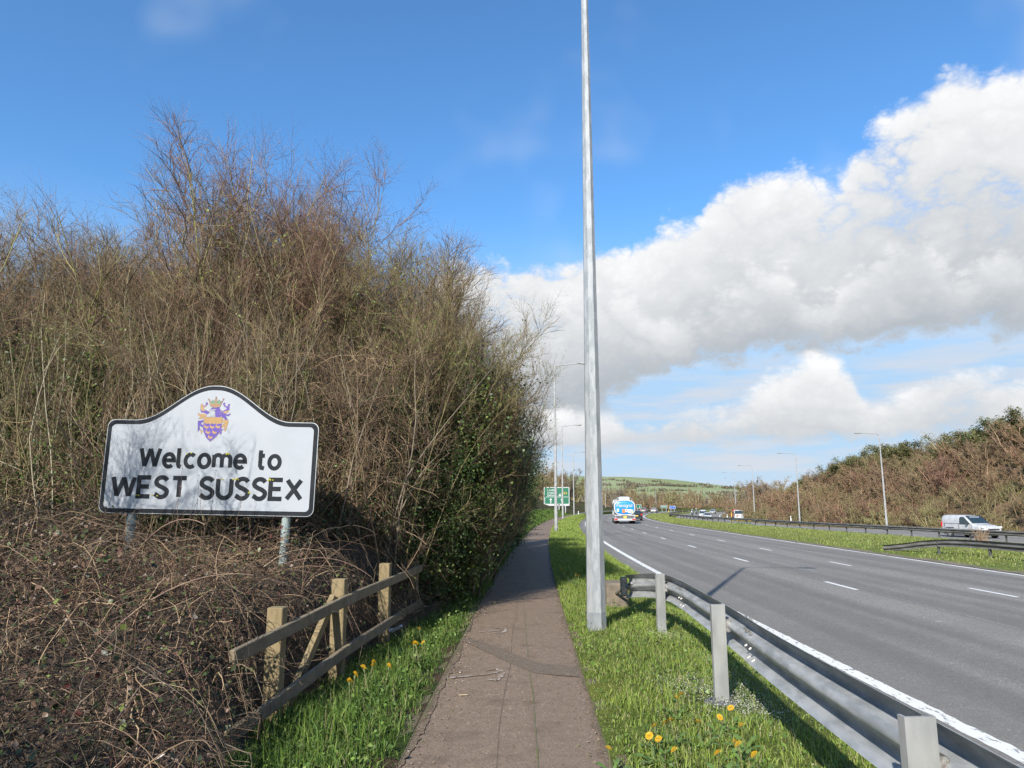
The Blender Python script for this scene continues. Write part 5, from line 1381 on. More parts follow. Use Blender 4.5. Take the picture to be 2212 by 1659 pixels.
def rail(y0, z0, y1, z1, nm='rail'):
    a = fpos(y0) + fn * 0.02; b_ = fpos(y1) + fn * 0.02; v_ = Vector((b_.x - a.x, b_.y - a.y, z1 - z0)); L = v_.length
    ex = v_.normalized(); ez = Vector((0, 0, 1)); ey = ez.cross(ex).normalized(); ez = ex.cross(ey)
    M = Matrix((ex, ey, ez)).transposed().to_3x3()
    c_ = ((a.x + b_.x) / 2, (a.y + b_.y) / 2, (z0 + z1) / 2)
    return MB().box(c_, (L, 0.042, 0.095), bev=0.005, M=M).build(nm, M_wood, fe)
rail(5.0, 0.545, 6.9, 0.685); rail(6.91, 0.686, 10.3, 0.685)
rail(5.0, 0.035, 6.9, 0.230); rail(6.91, 0.231, 10.3, 0.225)
a = fpos(6.05) - fn * 0.12; b_ = fpos(6.82) - fn * 0.10
v_ = Vector((b_.x - a.x, b_.y - a.y, 0.78)); ex = v_.normalized(); ey = Vector((fn.x, fn.y, 0)); ez = ex.cross(ey).normalized(); ey = ez.cross(ex)
MB().box(((a.x + b_.x) / 2, (a.y + b_.y) / 2, 0.30), (v_.length + 0.05, 0.05, 0.09), bev=0.004, M=Matrix((ex, ey, ez)).transposed().to_3x3()).build('brace', M_wood2, fe)

# ------------------------------------------------------------------ direction signs far off
M_sgreen = mat('sign_green', (0.006, 0.105, 0.055), (0.007, 0.115, 0.06), 2, 0.4)
M_swhite = mat('sign_paint_white', (0.42, 0.43, 0.43), None, 1, 0.4)
M_syel = mat('sign_yellow', (0.50, 0.28, 0.02), None, 1, 0.4)
M_sblue = mat('sign_blue', (0.02, 0.09, 0.36), None, 1, 0.4)
M_sback = mat('sign_pole_grey', (0.42, 0.44, 0.45), (0.36, 0.38, 0.39), 3, 0.6, 0.2)


def rrect(x0, z0, x1, z1, r=0.12):
    o_ = []
    for cx, cz, a0 in ((x1 - r, z1 - r, 0), (x0 + r, z1 - r, 90), (x0 + r, z0 + r, 180), (x1 - r, z0 + r, 270)):
        o_ += [(cx + r * math.cos(R(a0 + 22.5 * i)), cz + r * math.sin(R(a0 + 22.5 * i))) for i in range(5)]
    return o_


ds = empty('direction_sign', (5.55, 125, 0)); ds.rotation_euler = (0, 0, R(-4))
tag(ds, 'large green direction sign on posts at the end of the path, part hidden by hedge', 'road sign')
W_, zb_, zt_ = 4.42, 1.50, 4.70
MB().prism(rrect(0, zb_, W_, zt_, 0.18), 'y', 0.0, 0.03).build('panel', M_swhite, ds)
MB().prism(rrect(0.10, zb_ + 0.34, W_ - 0.12, zt_ - 0.12, 0.12), 'y', -0.006, -0.001).build('green_face', M_sgreen, ds)
yl = -0.012
MB().box((2.25, yl, 3.02), (3.75, 0.008, 0.085)).build('rule', M_swhite, ds)
lettering('lettering', 'London', 0.62, 4.06, 1.45, 0.30, 0.062, yl, M_swhite, ds)
lettering('lettering', 'Crawley', 0.62, 3.60, 1.60, 0.30, 0.062, yl, M_swhite, ds)
lettering('lettering', 'Gatwick', 0.62, 3.18, 1.62, 0.30, 0.062, yl, M_swhite, ds)
lettering('lettering', 'A23', 3.05, 3.52, 0.92, 0.32, 0.075, yl, M_syel, ds)
m = MB(); m.sheet([(2.55 + a, 3.10 + b_) for a, b_ in ((0.19, 0.0), (0.28, 0.03), (0.28, 0.10), (0.52, 0.16), (0.52, 0.24), (0.30, 0.34), (0.27, 0.52), (0.24, 0.58), (0.21, 0.52), (0.18, 0.34), (-0.04, 0.24), (-0.04, 0.16), (0.20, 0.10), (0.20, 0.03))], yl); m.build('aeroplane_symbol', M_swhite, ds)
for ax in (1.18, 3.12):
    m = MB(); m.sheet([(ax + a, 1.92 + b_) for a, b_ in ((-0.08, 0), (0.08, 0), (0.08, 0.55), (0.23, 0.55), (0.20, 0.68), (0.0, 0.90), (-0.20, 0.68), (-0.23, 0.55), (-0.08, 0.55))], yl); m.build('lane_arrow', M_swhite, ds)
for ax in (0.20, 2.18):
    for k in range(3): MB().box((ax, yl, 2.05 + 0.36 * k), (0.06, 0.008, 0.2)).build('lane_tick', M_swhite, ds)
MB().box((2.62, -0.008, 1.66), (0.38, 0.010, 0.16)).build('label_plate', M_black, ds)
for px in (0.55, 2.62, 3.72): MB().tube([(px, 0.10, -0.5), (px, 0.10, 4.4)], 0.09, 10).build('post', M_sback, ds, True)

def far_sign(name, label, loc, w, z0, z1, face, bands, posts, pole=None):
    o = empty(name, loc); tag(o, label, 'road sign')
    MB().prism(rrect(-w / 2, z0, w / 2, z1, 0.10), 'y', 0, 0.04).build('panel', M_swhite, o)
    MB().prism(rrect(-w / 2 + 0.09, z0 + 0.09, w / 2 - 0.09, z1 - 0.09, 0.07), 'y', -0.01, -0.002).build('face', face, o)
    for (bx, bz, bw, bh) in bands: MB().box((bx, -0.016, bz), (bw, 0.008, bh)).build('marking', M_swhite, o)
    for px in posts: MB().tube([(px, 0.09, -0.9), (px, 0.09, z1 - 0.1)], 0.06, 8).build('post', M_sback, o, True)
    return o
far_sign('direction_sign', 'small green sign with white arrow showing beside the blue tanker', (40.5, 230, -0.5), 1.6, 1.15, 2.4, M_sgreen, [(0.2, 1.65, 0.16, 0.7), (0.35, 1.95, 0.35, 0.14)], (-0.4, 0.4))
far_sign('direction_sign', 'low wide green and white sign on the bend, left of the blue sign', (48.7, 231, -0.9), 2.1, 1.65, 2.52, M_sgreen, [(0.0, 2.09, 1.6, 0.16)], (-0.6, 0.7))
far_sign('direction_sign', 'blue rectangular sign on two posts on the distant bend', (51.9, 233, -1.0), 2.0, 1.45, 2.42, M_sblue, [(-0.5, 1.9, 0.5, 0.10), (0.4, 2.05, 0.6, 0.08)], (-0.55, 0.55))
M_ymark = mat('marker_yellow', (0.75, 0.50, 0.08), None, 1, 0.6)
M_wmark = mat('marker_white', (0.72, 0.72, 0.70), None, 1, 0.6)
def marker(loc, label, mt, h=0.95):
    o = empty('marker_post', loc); tag(o, label, 'marker post', 'roadside marker posts')
    MB().box((0, 0, h / 2), (0.14, 0.09, h), bev=0.02).build('body', mt, o)
    MB().box((0, -0.052, h - 0.18), (0.08, 0.012, 0.14)).build('reflector', M_black, o)
marker((11.05, 120, -0.25), 'white marker post behind the far left crash barrier', M_wmark, 0.85)
marker((50.2, 231, -0.9), 'yellow marker post left of the blue sign on the bend', M_ymark)
marker((54.9, 232, -0.9), 'yellow marker post right of the blue sign on the bend', M_ymark)
marker((45.6, 150, -0.75), 'yellow marker box on the verge just left of the flatbed lorry', M_ymark)
marker((43.8, 147, -0.95), 'small white marker post on the verge left of the flatbed lorry', M_wmark, 0.7)
marker((43.6, 113, -0.9), 'small white marker post beside the second lamp column on the right verge', M_wmark, 0.8)

# ================================================================== traffic
M_pwhite = mat('paint_white', (0.42, 0.43, 0.445), (0.36, 0.365, 0.37), 2.2, 0.3, coat=0.25)
M_pblack = mat('paint_black', (0.012, 0.013, 0.015), (0.018, 0.018, 0.02), 1.5, 0.25, coat=0.5)
M_pgrey = mat('paint_grey', (0.30, 0.31, 0.32), (0.26, 0.27, 0.28), 1.5, 0.3, 0.3)
M_pblue = mat('paint_tank_blue', (0.004, 0.19, 0.55), (0.006, 0.21, 0.58), 0.8, 0.35)
M_pred = mat('paint_red', (0.50, 0.03, 0.035), (0.42, 0.03, 0.03), 2, 0.4)
M_glass = mat('vehicle_glass', (0.018, 0.030, 0.034), (0.024, 0.036, 0.042), 1.0, 0.08, spec=0.8)
M_tyre = mat('tyre_rubber', (0.016, 0.016, 0.016), (0.028, 0.027, 0.026), 20, 0.85)
M_rim = mat('wheel_rim', (0.40, 0.41, 0.42), (0.28, 0.28, 0.29), 10, 0.35, 0.6)
M_trim = mat('black_trim', (0.022, 0.022, 0.023), (0.035, 0.034, 0.033), 9, 0.65)
M_redl = mat('tail_lamp_red', (0.55, 0.012, 0.018), None, 1, 0.25)
M_head = mat('head_lamp', (0.62, 0.66, 0.68), (0.45, 0.48, 0.5), 6, 0.12)
M_plate = mat('plate_yellow', (0.72, 0.50, 0.04), None, 1, 0.5)
M_platew = mat('plate_white', (0.70, 0.70, 0.68), None, 1, 0.5)
M_orange = mat('placard_orange', (0.80, 0.16, 0.03), None, 1, 0.5)
M_paley = mat('placard_pale_yellow', (0.72, 0.66, 0.30), None, 1, 0.5)
M_chassis = mat('chassis_grey', (0.12, 0.125, 0.13), (0.08, 0.08, 0.085), 6, 0.7, 0.2)


def ring(y, hw, zb, zt, e=4.0, hw2=None, n=20):
    """rounded section at station y; hw bottom half-width, hw2 top half-width"""
    hw2 = hw if hw2 is None else hw2; out = []; zc, hz = (zb + zt) / 2, (zt - zb) / 2
    for k in range(n):
        a = 2 * PI * (k + 0.5) / n; c_, s_ = math.cos(a), math.sin(a)
        u = math.copysign(abs(c_) ** (2 / e), c_); w = math.copysign(abs(s_) ** (2 / e), s_); t = (w + 1) / 2
        out.append(((hw * (1 - t) + hw2 * t) * u, y, zc + hz * w))
    return out


def wheel(parent, x_, y_, r, w, side):
    o = MB()
    rings = []
    for dx, rr in ((0, r * 0.72), (0.0, r * 0.94), (w * 0.2, r), (w * 0.8, r), (w, r * 0.94), (w, r * 0.72)):
        rings.append([(x_ - side * dx, y_ + rr * math.cos(2 * PI * k / 18), r + rr * math.sin(2 * PI * k / 18)) for k in range(18)])
    t = o.loft(rings).build('wheel', M_tyre, parent, True)
    MB().loft([[(x_ + side * d, y_ + rr * math.cos(2 * PI * k / 12), r + rr * math.sin(2 * PI * k / 12)) for k in range(12)] for d, rr in ((0.002, r * 0.68), (0.014, r * 0.62), (0.004, r * 0.25), (0.012, r * 0.18))]).build('rim', M_rim, t, True)
    return t


def make_car(name, label, cat, loc, rz, paint, L=4.1, W=1.76, H=1.47, tall=False, group=None):
    """hatchback; front towards local -y"""
    o = empty(name, loc, rz); tag(o, label, cat, group); h = W / 2; f = -L / 2; r_ = L / 2
    st = [(f, h * 0.74, 0.34, 0.62), (f + 0.08, h * 0.86, 0.24, 0.72), (f + 0.35, h * 0.97, 0.20, 0.82), (f + 1.05, h, 0.20, 0.95), (f + 1.4, h, 0.20, 1.0), (0.3, h, 0.20, 1.02), (r_ - 0.5, h * 0.99, 0.22, 1.02), (r_ - 0.12, h * 0.93, 0.26, 0.99), (r_, h * 0.82, 0.36, 0.88)]
    MB().loft([ring(y, w, a, b_, 4.5) for y, w, a, b_ in st]).build('body', paint, o, True)
    g = [(f + 1.0, h * 0.86, 0.90, 0.97, h * 0.84), (f + 1.65, h * 0.90, 0.92, H - 0.10, h * 0.70), (f + 2.0, h * 0.90, 0.92, H - 0.03, h * 0.72), (r_ - 0.75, h * 0.90, 0.92, H - 0.05, h * 0.70), (r_ - 0.22, h * 0.86, 0.92, H - 0.26, h * 0.68), (r_ - 0.08, h * 0.84, 0.92, 1.0, h * 0.78)]
    MB().loft([ring(y, w, a, b_, 7, w2) for y, w, a, b_, w2 in g]).build('window_glass', M_glass, o, True)
    rf = [(f + 1.62, h * 0.66, H - 0.125, H - 0.085), (f + 1.9, h * 0.70, H - 0.075, H - 0.008), (0.2, h * 0.72, H - 0.06, H + 0.004), (r_ - 0.75, h * 0.70, H - 0.075, H - 0.02), (r_ - 0.40, h * 0.66, H - 0.16, H - 0.11)]
    MB().loft([ring(y, w, a, b_, 5) for y, w, a, b_ in rf]).build('roof', paint, o, True)
    for sx in (-1, 1):
        MB().tube([(sx * h * 0.84, f + 1.02, 0.94), (sx * h * 0.70, f + 1.66, H - 0.09)], 0.030, 6).build('pillar', paint, o)
        MB().tube([(sx * h * 0.85, r_ - 0.20, 0.98), (sx * h * 0.68, r_ - 0.72, H - 0.08)], 0.055, 6).build('pillar', paint, o)
        MB().tube([(sx * h * 0.91, 0.25, 0.98), (sx * h * 0.72, 0.30, H - 0.05)], 0.022, 6).build('pillar', M_trim, o)
        MB().box((sx * (h + 0.08), f + 1.5, 1.02), (0.18, 0.10, 0.13), bev=0.03).build('wing_mirror', paint if paint is not M_pwhite else M_trim, o)
        MB().box((sx * h * 0.74, f + 0.16, 0.68), (0.36, 0.22, 0.15), rz=sx * R(-22), bev=0.04).build('headlight', M_head, o)
        MB().box((sx * h * 0.84, r_ - 0.06, 0.86), (0.22, 0.14, 0.22), bev=0.03).build('tail_light', M_redl, o)
        for wy in (f + 0.80, r_ - 0.72): wheel(o, sx * h * 0.99, wy, 0.31, 0.20, sx)
    MB().box((0, f + 0.02, 0.52), (W * 0.62, 0.06, 0.20), bev=0.02).build('grille', M_trim, o)
    MB().box((0, f - 0.02, 0.44), (0.50, 0.02, 0.11)).build('number_plate', M_platew, o)
    MB().box((0, r_ + 0.012, 0.70), (0.50, 0.02, 0.11)).build('number_plate', M_plate, o)
    MB().box((0, r_ - 0.06, 0.34), (W * 0.86, 0.16, 0.20), bev=0.04).build('rear_bumper', M_trim, o)
    return o


def heading(fx, y): return math.atan((fx(y + 1) - fx(y - 1)) / 2.0)
RD = R(180)
make_car('car', 'black hatchback with yellow plate overtaking the tanker', 'car', (18.02, 105.2, ZR), -heading(XL, 105) + RD, M_pblack, 4.0, 1.75, 1.45)
make_car('car', 'dark car leading the traffic, far left of the white car on the bend', 'car', (40.1, 219, ZR), -heading(XL, 219) + RD, M_pgrey)
make_car('car', 'small white car driving away on the bend ahead of the tanker', 'car', (43.3, 219.5, ZR), -heading(XL, 219) + RD, M_pwhite)
make_car('car', 'white hatchback coming towards the camera in front of a white van', 'car', (44.1, 163, ZE(163)), -heading(Bx, 163), M_pwhite, 4.2, 1.78, 1.48)
make_car('car', 'pale grey car farthest away on the far carriageway', 'car', (64.3, 231, ZE(231)), -heading(Bx, 231), M_pgrey, 4.2, 1.78, 1.45)


def make_van(name, label, loc, rz, L=4.4, W=1.85, H=1.84, group=None):
    """small panel van, front towards local -y"""
    o = empty(name, loc, rz); tag(o, label, 'van', group); h = W / 2; f = -L / 2; r_ = L / 2
    st = [(f, h * 0.72, 0.40, 0.78), (f + 0.06, h * 0.84, 0.28, 0.90), (f + 0.22, h * 0.93, 0.22, 1.00), (f + 0.55, h * 0.98, 0.20, 1.07), (f + 0.95, h, 0.20, 1.12), (f + 1.10, h, 0.20, 1.14)]
    st2 = [(f + 1.08, h, 0.20, 1.13), (f + 1.45, h, 0.20, 1.40), (f + 1.82, h, 0.20, 1.70), (f + 2.05, h, 0.20, H - 0.04), (f + 2.6, h, 0.20, H), (r_ - 0.5, h, 0.20, H), (r_ - 0.10, h * 0.985, 0.22, H - 0.03), (r_, h * 0.94, 0.30, H - 0.12)]
    rings = [ring(y, w, a, b_, 5.5, w * 0.985) for y, w, a, b_ in st]
    for y, w, a, b_ in st2[1:]: rings.append(ring(y, w, a, b_, 6.0, w * (0.985 if b_ < 1.2 else 0.985 - 0.11 * min(1, (b_ - 1.13) / 0.6))))
    b = MB().loft(rings).build('body', M_pwhite, o, True)
    # windscreen follows the sloping nose
    n_ = Vector((0, -0.58, 0.74)).normalized() * 0.012
    ws = [(-h * 0.86, f + 1.16, 1.18), (h * 0.86, f + 1.16, 1.18), (h * 0.74, f + 1.95, 1.765), (-h * 0.74, f + 1.95, 1.765)]
    m = MB(); m.loft([[tuple(Vector(p) + n_ * k) for p in ws] for k in (-1.5, 1.6)]); m.build('windscreen', M_glass, o)
    for sx in (-1, 1):
        sw = [(f + 1.36, 1.12), (f + 2.42, 1.12), (f + 2.42, 1.58), (f + 2.30, 1.68), (f + 2.04, 1.68)]
        xs_ = lambda z_: sx * (h * 0.992 - 0.105 * h * max(0.0, (z_ - 1.0)) / 0.84 + 0.004)
        m = MB(); m.loft([[(xs_(z_) + sx * d, y_, z_) for y_, z_ in sw] for d in (-0.05, 0.012)]); m.build('side_window', M_glass, o)
        d = MB()
        for yd in (f + 1.22, f + 2.50, r_ - 0.42): d.box((sx * (h * 0.985), yd, 0.74), (0.030, 0.012, 0.86))
        d.box((sx * (h * 0.985), (f + 2.5 + r_ - 0.42) / 2, 1.16), (0.030, r_ - 0.42 - f - 2.5, 0.012)); tag(d.build('door_seams', M_chassis, o), kind='stuff')
        m = MB().box((sx * h * 0.985, r_ - 0.95, 0.80), (0.045, 0.85, 0.05), bev=0.012).build('rubbing_strip', M_trim, o)
        mi = MB().box((sx * (h + 0.10), f + 1.52, 1.14), (0.19, 0.10, 0.20), bev=0.04).build('wing_mirror', M_trim, o)
        MB().box((sx * h * 0.80, f + 0.20, 0.88), (0.34, 0.30, 0.16), rz=sx * R(-28), bev=0.05).build('headlight', M_head, o)
        MB().box((sx * h * 0.90, r_ - 0.03, 1.05), (0.14, 0.10, 0.42), bev=0.02).build('tail_light', M_redl, o)
        for wy in (f + 0.82, r_ - 0.85):
            wheel(o, sx * h * 0.995, wy, 0.33, 0.21, sx)
            MB().loft([[(sx * (h * 0.975 + d), wy + rr * math.cos(R(10 + 160 * k / 10)), 0.33 + rr * math.sin(R(10 + 160 * k / 10))) for rr in (0.36, 0.40)] for k in range(11) for d in (0.0,)] , False, False).build('wheel_arch', M_trim, o)
    MB().box((0, f + 0.03, 0.72), (W * 0.60, 0.10, 0.14), bev=0.03).build('grille', M_trim, o)
    MB().box((0, f + 0.05, 0.40), (W * 0.84, 0.16, 0.20), bev=0.05).build('front_bumper', M_trim, o)
    MB().box((0, f - 0.035, 0.50), (0.50, 0.02, 0.11)).build('number_plate', M_platew, o)
    return o


make_van('van', 'white panel van on the far carriageway behind the crash barriers', (38.05, 60.0, ZE(60)), -heading(Bx, 60) + R(7), 4.4, 1.85, 1.84)
make_van('van', 'small white van following the white hatchback on the far carriageway', (45.5, 172, ZE(172)), -heading(Bx, 172), 4.4, 1.85, 1.95)

# ------------------------------------------------------------------ fuel tanker, rear towards local -y
tk = empty('tanker_lorry', (13.42, 85.9, ZR), -heading(XL, 88)); tag(tk, 'blue and white fuel tanker lorry seen from behind with Flexigrid lettering', 'lorry')
tank = MB().loft([ring(y, w, 1.92 - z_, 1.92 + z_, 2.9, None, 32) for y, w, z_ in ((0.20, 1.20, 0.86), (0.35, 1.25, 0.90), (5.9, 1.25, 0.90), (6.05, 1.18, 0.84), (6.15, 0.9, 0.66))]).build('tank', mat('tank_side_blue', (0.030, 0.060, 0.10), (0.05, 0.09, 0.14), 1.5, 0.2, coat=0.5), tk, True)
MB().loft([ring(y, w, 1.92 - z_, 1.92 + z_, 2.9, None, 32) for y, w, z_ in ((0.24, 1.27, 0.92), (0.02, 1.265, 0.915), (0.0, 1.24, 0.895), (0.0, 1.12, 0.79), (0.10, 1.11, 0.78))], True, False).build('tank_rim', M_pwhite, tank, True)
MB().loft([ring(y, w, 1.92 - z_, 1.92 + z_, 2.9, None, 32) for y, w, z_ in ((0.10, 1.125, 0.795), (0.05, 1.09, 0.76), (0.005, 0.90, 0.62), (-0.015, 0.5, 0.34), (-0.018, 0.1, 0.08))]).build('tank_end', M_pblue, tank, True)
lettering('lettering', 'Flexigrid', -0.90, 1.98, 1.78, 0.34, 0.060, -0.034, M_swhite, tk, 0.20)
for (px, pz, pw, ph, mm) in ((-0.80, 1.60, 0.24, 0.32, M_paley), (0.86, 1.50, 0.20, 0.30, M_paley), (-0.12, 1.52, 0.34, 0.40, M_orange), (0.23, 1.56, 0.32, 0.32, M_platew), (0.57, 1.51, 0.36, 0.40, M_platew)):
    MB().box((px, -0.045, pz), (pw, 0.016, ph)).build('placard', mm, tk)
m = MB(); m.sheet([(0.23, 1.68), (0.33, 1.56), (0.23, 1.44), (0.13, 1.56)], -0.056); m.build('hazard_diamond', M_redl, tk)
MB().loft([ring(y, w, 2.76, z_, 7.0, w * 0.93) for y, w, z_ in ((0.45, 0.66, 3.12), (0.55, 0.68, 3.20), (5.4, 0.68, 3.20), (5.5, 0.66, 3.12))]).build('walkway_box', M_pwhite, tk, True)
for sx in (-1, 1): MB().tube([(sx * 0.92, 0.4, 2.70), (sx * 0.92, 0.6, 2.95), (sx * 0.92, 5.2, 2.95), (sx * 0.92, 5.4, 2.70)], 0.035, 6).build('handrail', M_galv2, tk, True)
MB().box((0, 3.2, 0.86), (0.95, 6.6, 0.28), bev=0.03).build('chassis', M_chassis, tk)
MB().box((0, 0.15, 1.00), (2.50, 0.30, 0.14), bev=0.03).build('rear_step', M_pwhite, tk)
MB().box((0, -0.02, 0.76), (2.10, 0.12, 0.26), bev=0.02).build('rear_valance', M_chassis, tk)
for sx in (-1, 1): MB().box((sx * 1.12, -0.02, 0.74), (0.24, 0.16, 0.30), bev=0.02).build('valance_end', M_pgrey, tk)
bp = MB().box((0, -0.08, 0.50), (2.50, 0.16, 0.24), bev=0.02).build('rear_bumper', M_pwhite, tk)
MB().box((0.02, -0.10, 0.78), (0.34, 0.03, 0.24), bev=0.005).build('number_plate', M_plate, tk)
for sx in (-1, 1):
    MB().box((sx * 1.04, -0.175, 0.52), (0.38, 0.04, 0.15), bev=0.015).build('tail_light', M_redl, tk)
    for wy in (1.0, 2.3, 7.0):
        wheel(tk, sx * 1.24, wy, 0.50, 0.58 if wy < 5 else 0.30, sx)
        a_ = MB(); a_.loft([[(sx * d, wy + 0.58 * math.cos(R(20 + 14 * k)), 0.5 + 0.58 * math.sin(R(20 + 14 * k))) for d in (0.66, 1.25)] for k in range(11)], False, False); a_.build('mudguard', M_trim, tk)
    MB().box((sx * 1.16, 4.4, 0.78), (0.20, 2.0, 0.46), bev=0.03).build('side_guard', M_pwhite, tk)
    MB().box((sx * 1.42, 8.1, 2.05), (0.10, 0.22, 0.62), bev=0.03).build('mirror', M_trim, tk)
cb = MB().loft([ring(y, w, zb_, zt_, 7.0, w * 0.96) for y, w, zb_, zt_ in ((6.30, 1.21, 0.62, 2.86), (6.42, 1.24, 0.58, 2.94), (7.9, 1.24, 0.52, 2.90), (8.25, 1.21, 0.52, 2.55), (8.36, 1.15, 0.56, 1.55), (8.38, 1.08, 0.60, 1.2))]).build('cab', M_pwhite, tk, True)
for sx in (-1, 1): MB().box((sx * 1.215, 7.55, 1.95), (0.05, 0.80, 0.66), bev=0.02).build('cab_window', M_glass, tk)
MB().box((0, 8.30, 2.0), (2.05, 0.12, 0.72), bev=0.03).build('windscreen', M_glass, tk)

# ------------------------------------------------------------------ flatbed lorry coming the other way, front towards -y
fl = empty('flatbed_lorry', (47.0, 150.5, ZE(150)), -heading(Bx, 150)); tag(fl, 'small flatbed lorry with white cab and red sides coming towards the camera', 'lorry')
MB().loft([ring(y, w, 0.42, z_, 6.0, w * 0.92) for y, w, z_ in ((-2.45, 0.92, 1.10), (-2.36, 0.98, 1.28), (-2.05, 1.0, 1.95), (-1.85, 1.0, 2.12), (-0.95, 1.0, 2.14), (-0.85, 0.98, 2.08))]).build('cab', M_pwhite, fl, True)
n_ = Vector((0, -0.9, 0.42)).normalized()
ws = [(-0.84, -2.325, 1.32), (0.84, -2.325, 1.32), (0.78, -2.04, 1.96), (-0.78, -2.04, 1.96)]
MB().loft([[tuple(Vector(p) + n_ * k) for p in ws] for k in (-0.03, 0.022)]).build('windscreen', M_glass, fl)
for sx in (-1, 1):
    MB().box((sx * 0.985, -1.45, 1.62), (0.06, 0.75, 0.48), bev=0.02).build('side_window', M_glass, fl)
    MB().box((sx * 0.78, -2.44, 0.86), (0.28, 0.10, 0.16), bev=0.03).build('headlight', M_head, fl)
    MB().box((sx * 1.16, -2.05, 1.55), (0.14, 0.08, 0.30), bev=0.02).build('wing_mirror', M_trim, fl)
    for wy in (-1.75, 1.5): wheel(fl, sx * 0.95, wy, 0.36, 0.26, sx)
    MB().box((sx * 1.03, 0.95, 1.15), (0.05, 3.5, 0.45), bev=0.012).build('drop_side', M_pred, fl)
MB().box((0, 0.95, 0.86), (2.10, 3.6, 0.12), bev=0.02).build('flat_bed', M_chassis, fl)
MB().box((0, 0.6, 0.66), (0.8, 5.2, 0.22), bev=0.02).build('chassis', M_chassis, fl)
MB().box((0, -0.74, 1.55), (2.0, 0.06, 1.25), bev=0.02).build('headboard', M_pred, fl)
MB().box((0, -2.47, 0.62), (1.9, 0.12, 0.26), bev=0.04).build('front_bumper', M_pwhite, fl)
MB().box((-0.35, -2.50, 0.98), (0.42, 0.02, 0.18)).build('orange_sticker', M_orange, fl)
MB().box((0, -2.54, 0.60), (0.50, 0.02, 0.11)).build('number_plate', M_platew, fl)
ld = MB().box((0, 0.4, 1.55), (1.5, 1.5, 1.25), bev=0.06).build('load_crate', mat('load_green', (0.03, 0.14, 0.10), (0.05, 0.20, 0.15), 3, 0.7)); ld.parent = None
ld.matrix_world = fl.matrix_basis.copy(); tag(ld, 'dark green load standing on the flatbed lorry', 'crate')

# ------------------------------------------------------------------ motorcycles with riders
def skin_mesh(name, verts, edges, radii, material, sub=2):
    me = bpy.data.meshes.new(name + '_skel'); me.from_pydata(verts, edges, []); o = bpy.data.objects.new(name + '_skel', me); C.objects.link(o)
    md = o.modifiers.new('skin', 'SKIN'); sv = me.skin_vertices[0].data
    for v_, r_ in zip(sv, radii): v_.radius = (r_, r_) if not isinstance(r_, tuple) else r_
    sv[0].use_root = True
    o.modifiers.new('sub', 'SUBSURF').levels = sub
    bpy.context.view_layer.update()
    dg = bpy.context.evaluated_depsgraph_get(); m2 = bpy.data.meshes.new_from_object(o.evaluated_get(dg)); m2.name = name
    bpy.data.objects.remove(o)
    m2.materials.clear(); m2.materials.append(material)
    m2.polygons.foreach_set('use_smooth', [True] * len(m2.polygons))
    return m2


M_suit = mat('rider_navy_suit', (0.018, 0.028, 0.075), (0.025, 0.035, 0.085), 6, 0.6)
M_helm = mat('rider_helmet', (0.60, 0.60, 0.62), (0.5, 0.5, 0.52), 4, 0.2)
M_bike = mat('bike_navy', (0.015, 0.022, 0.05), (0.02, 0.03, 0.06), 4, 0.3, coat=0.3)


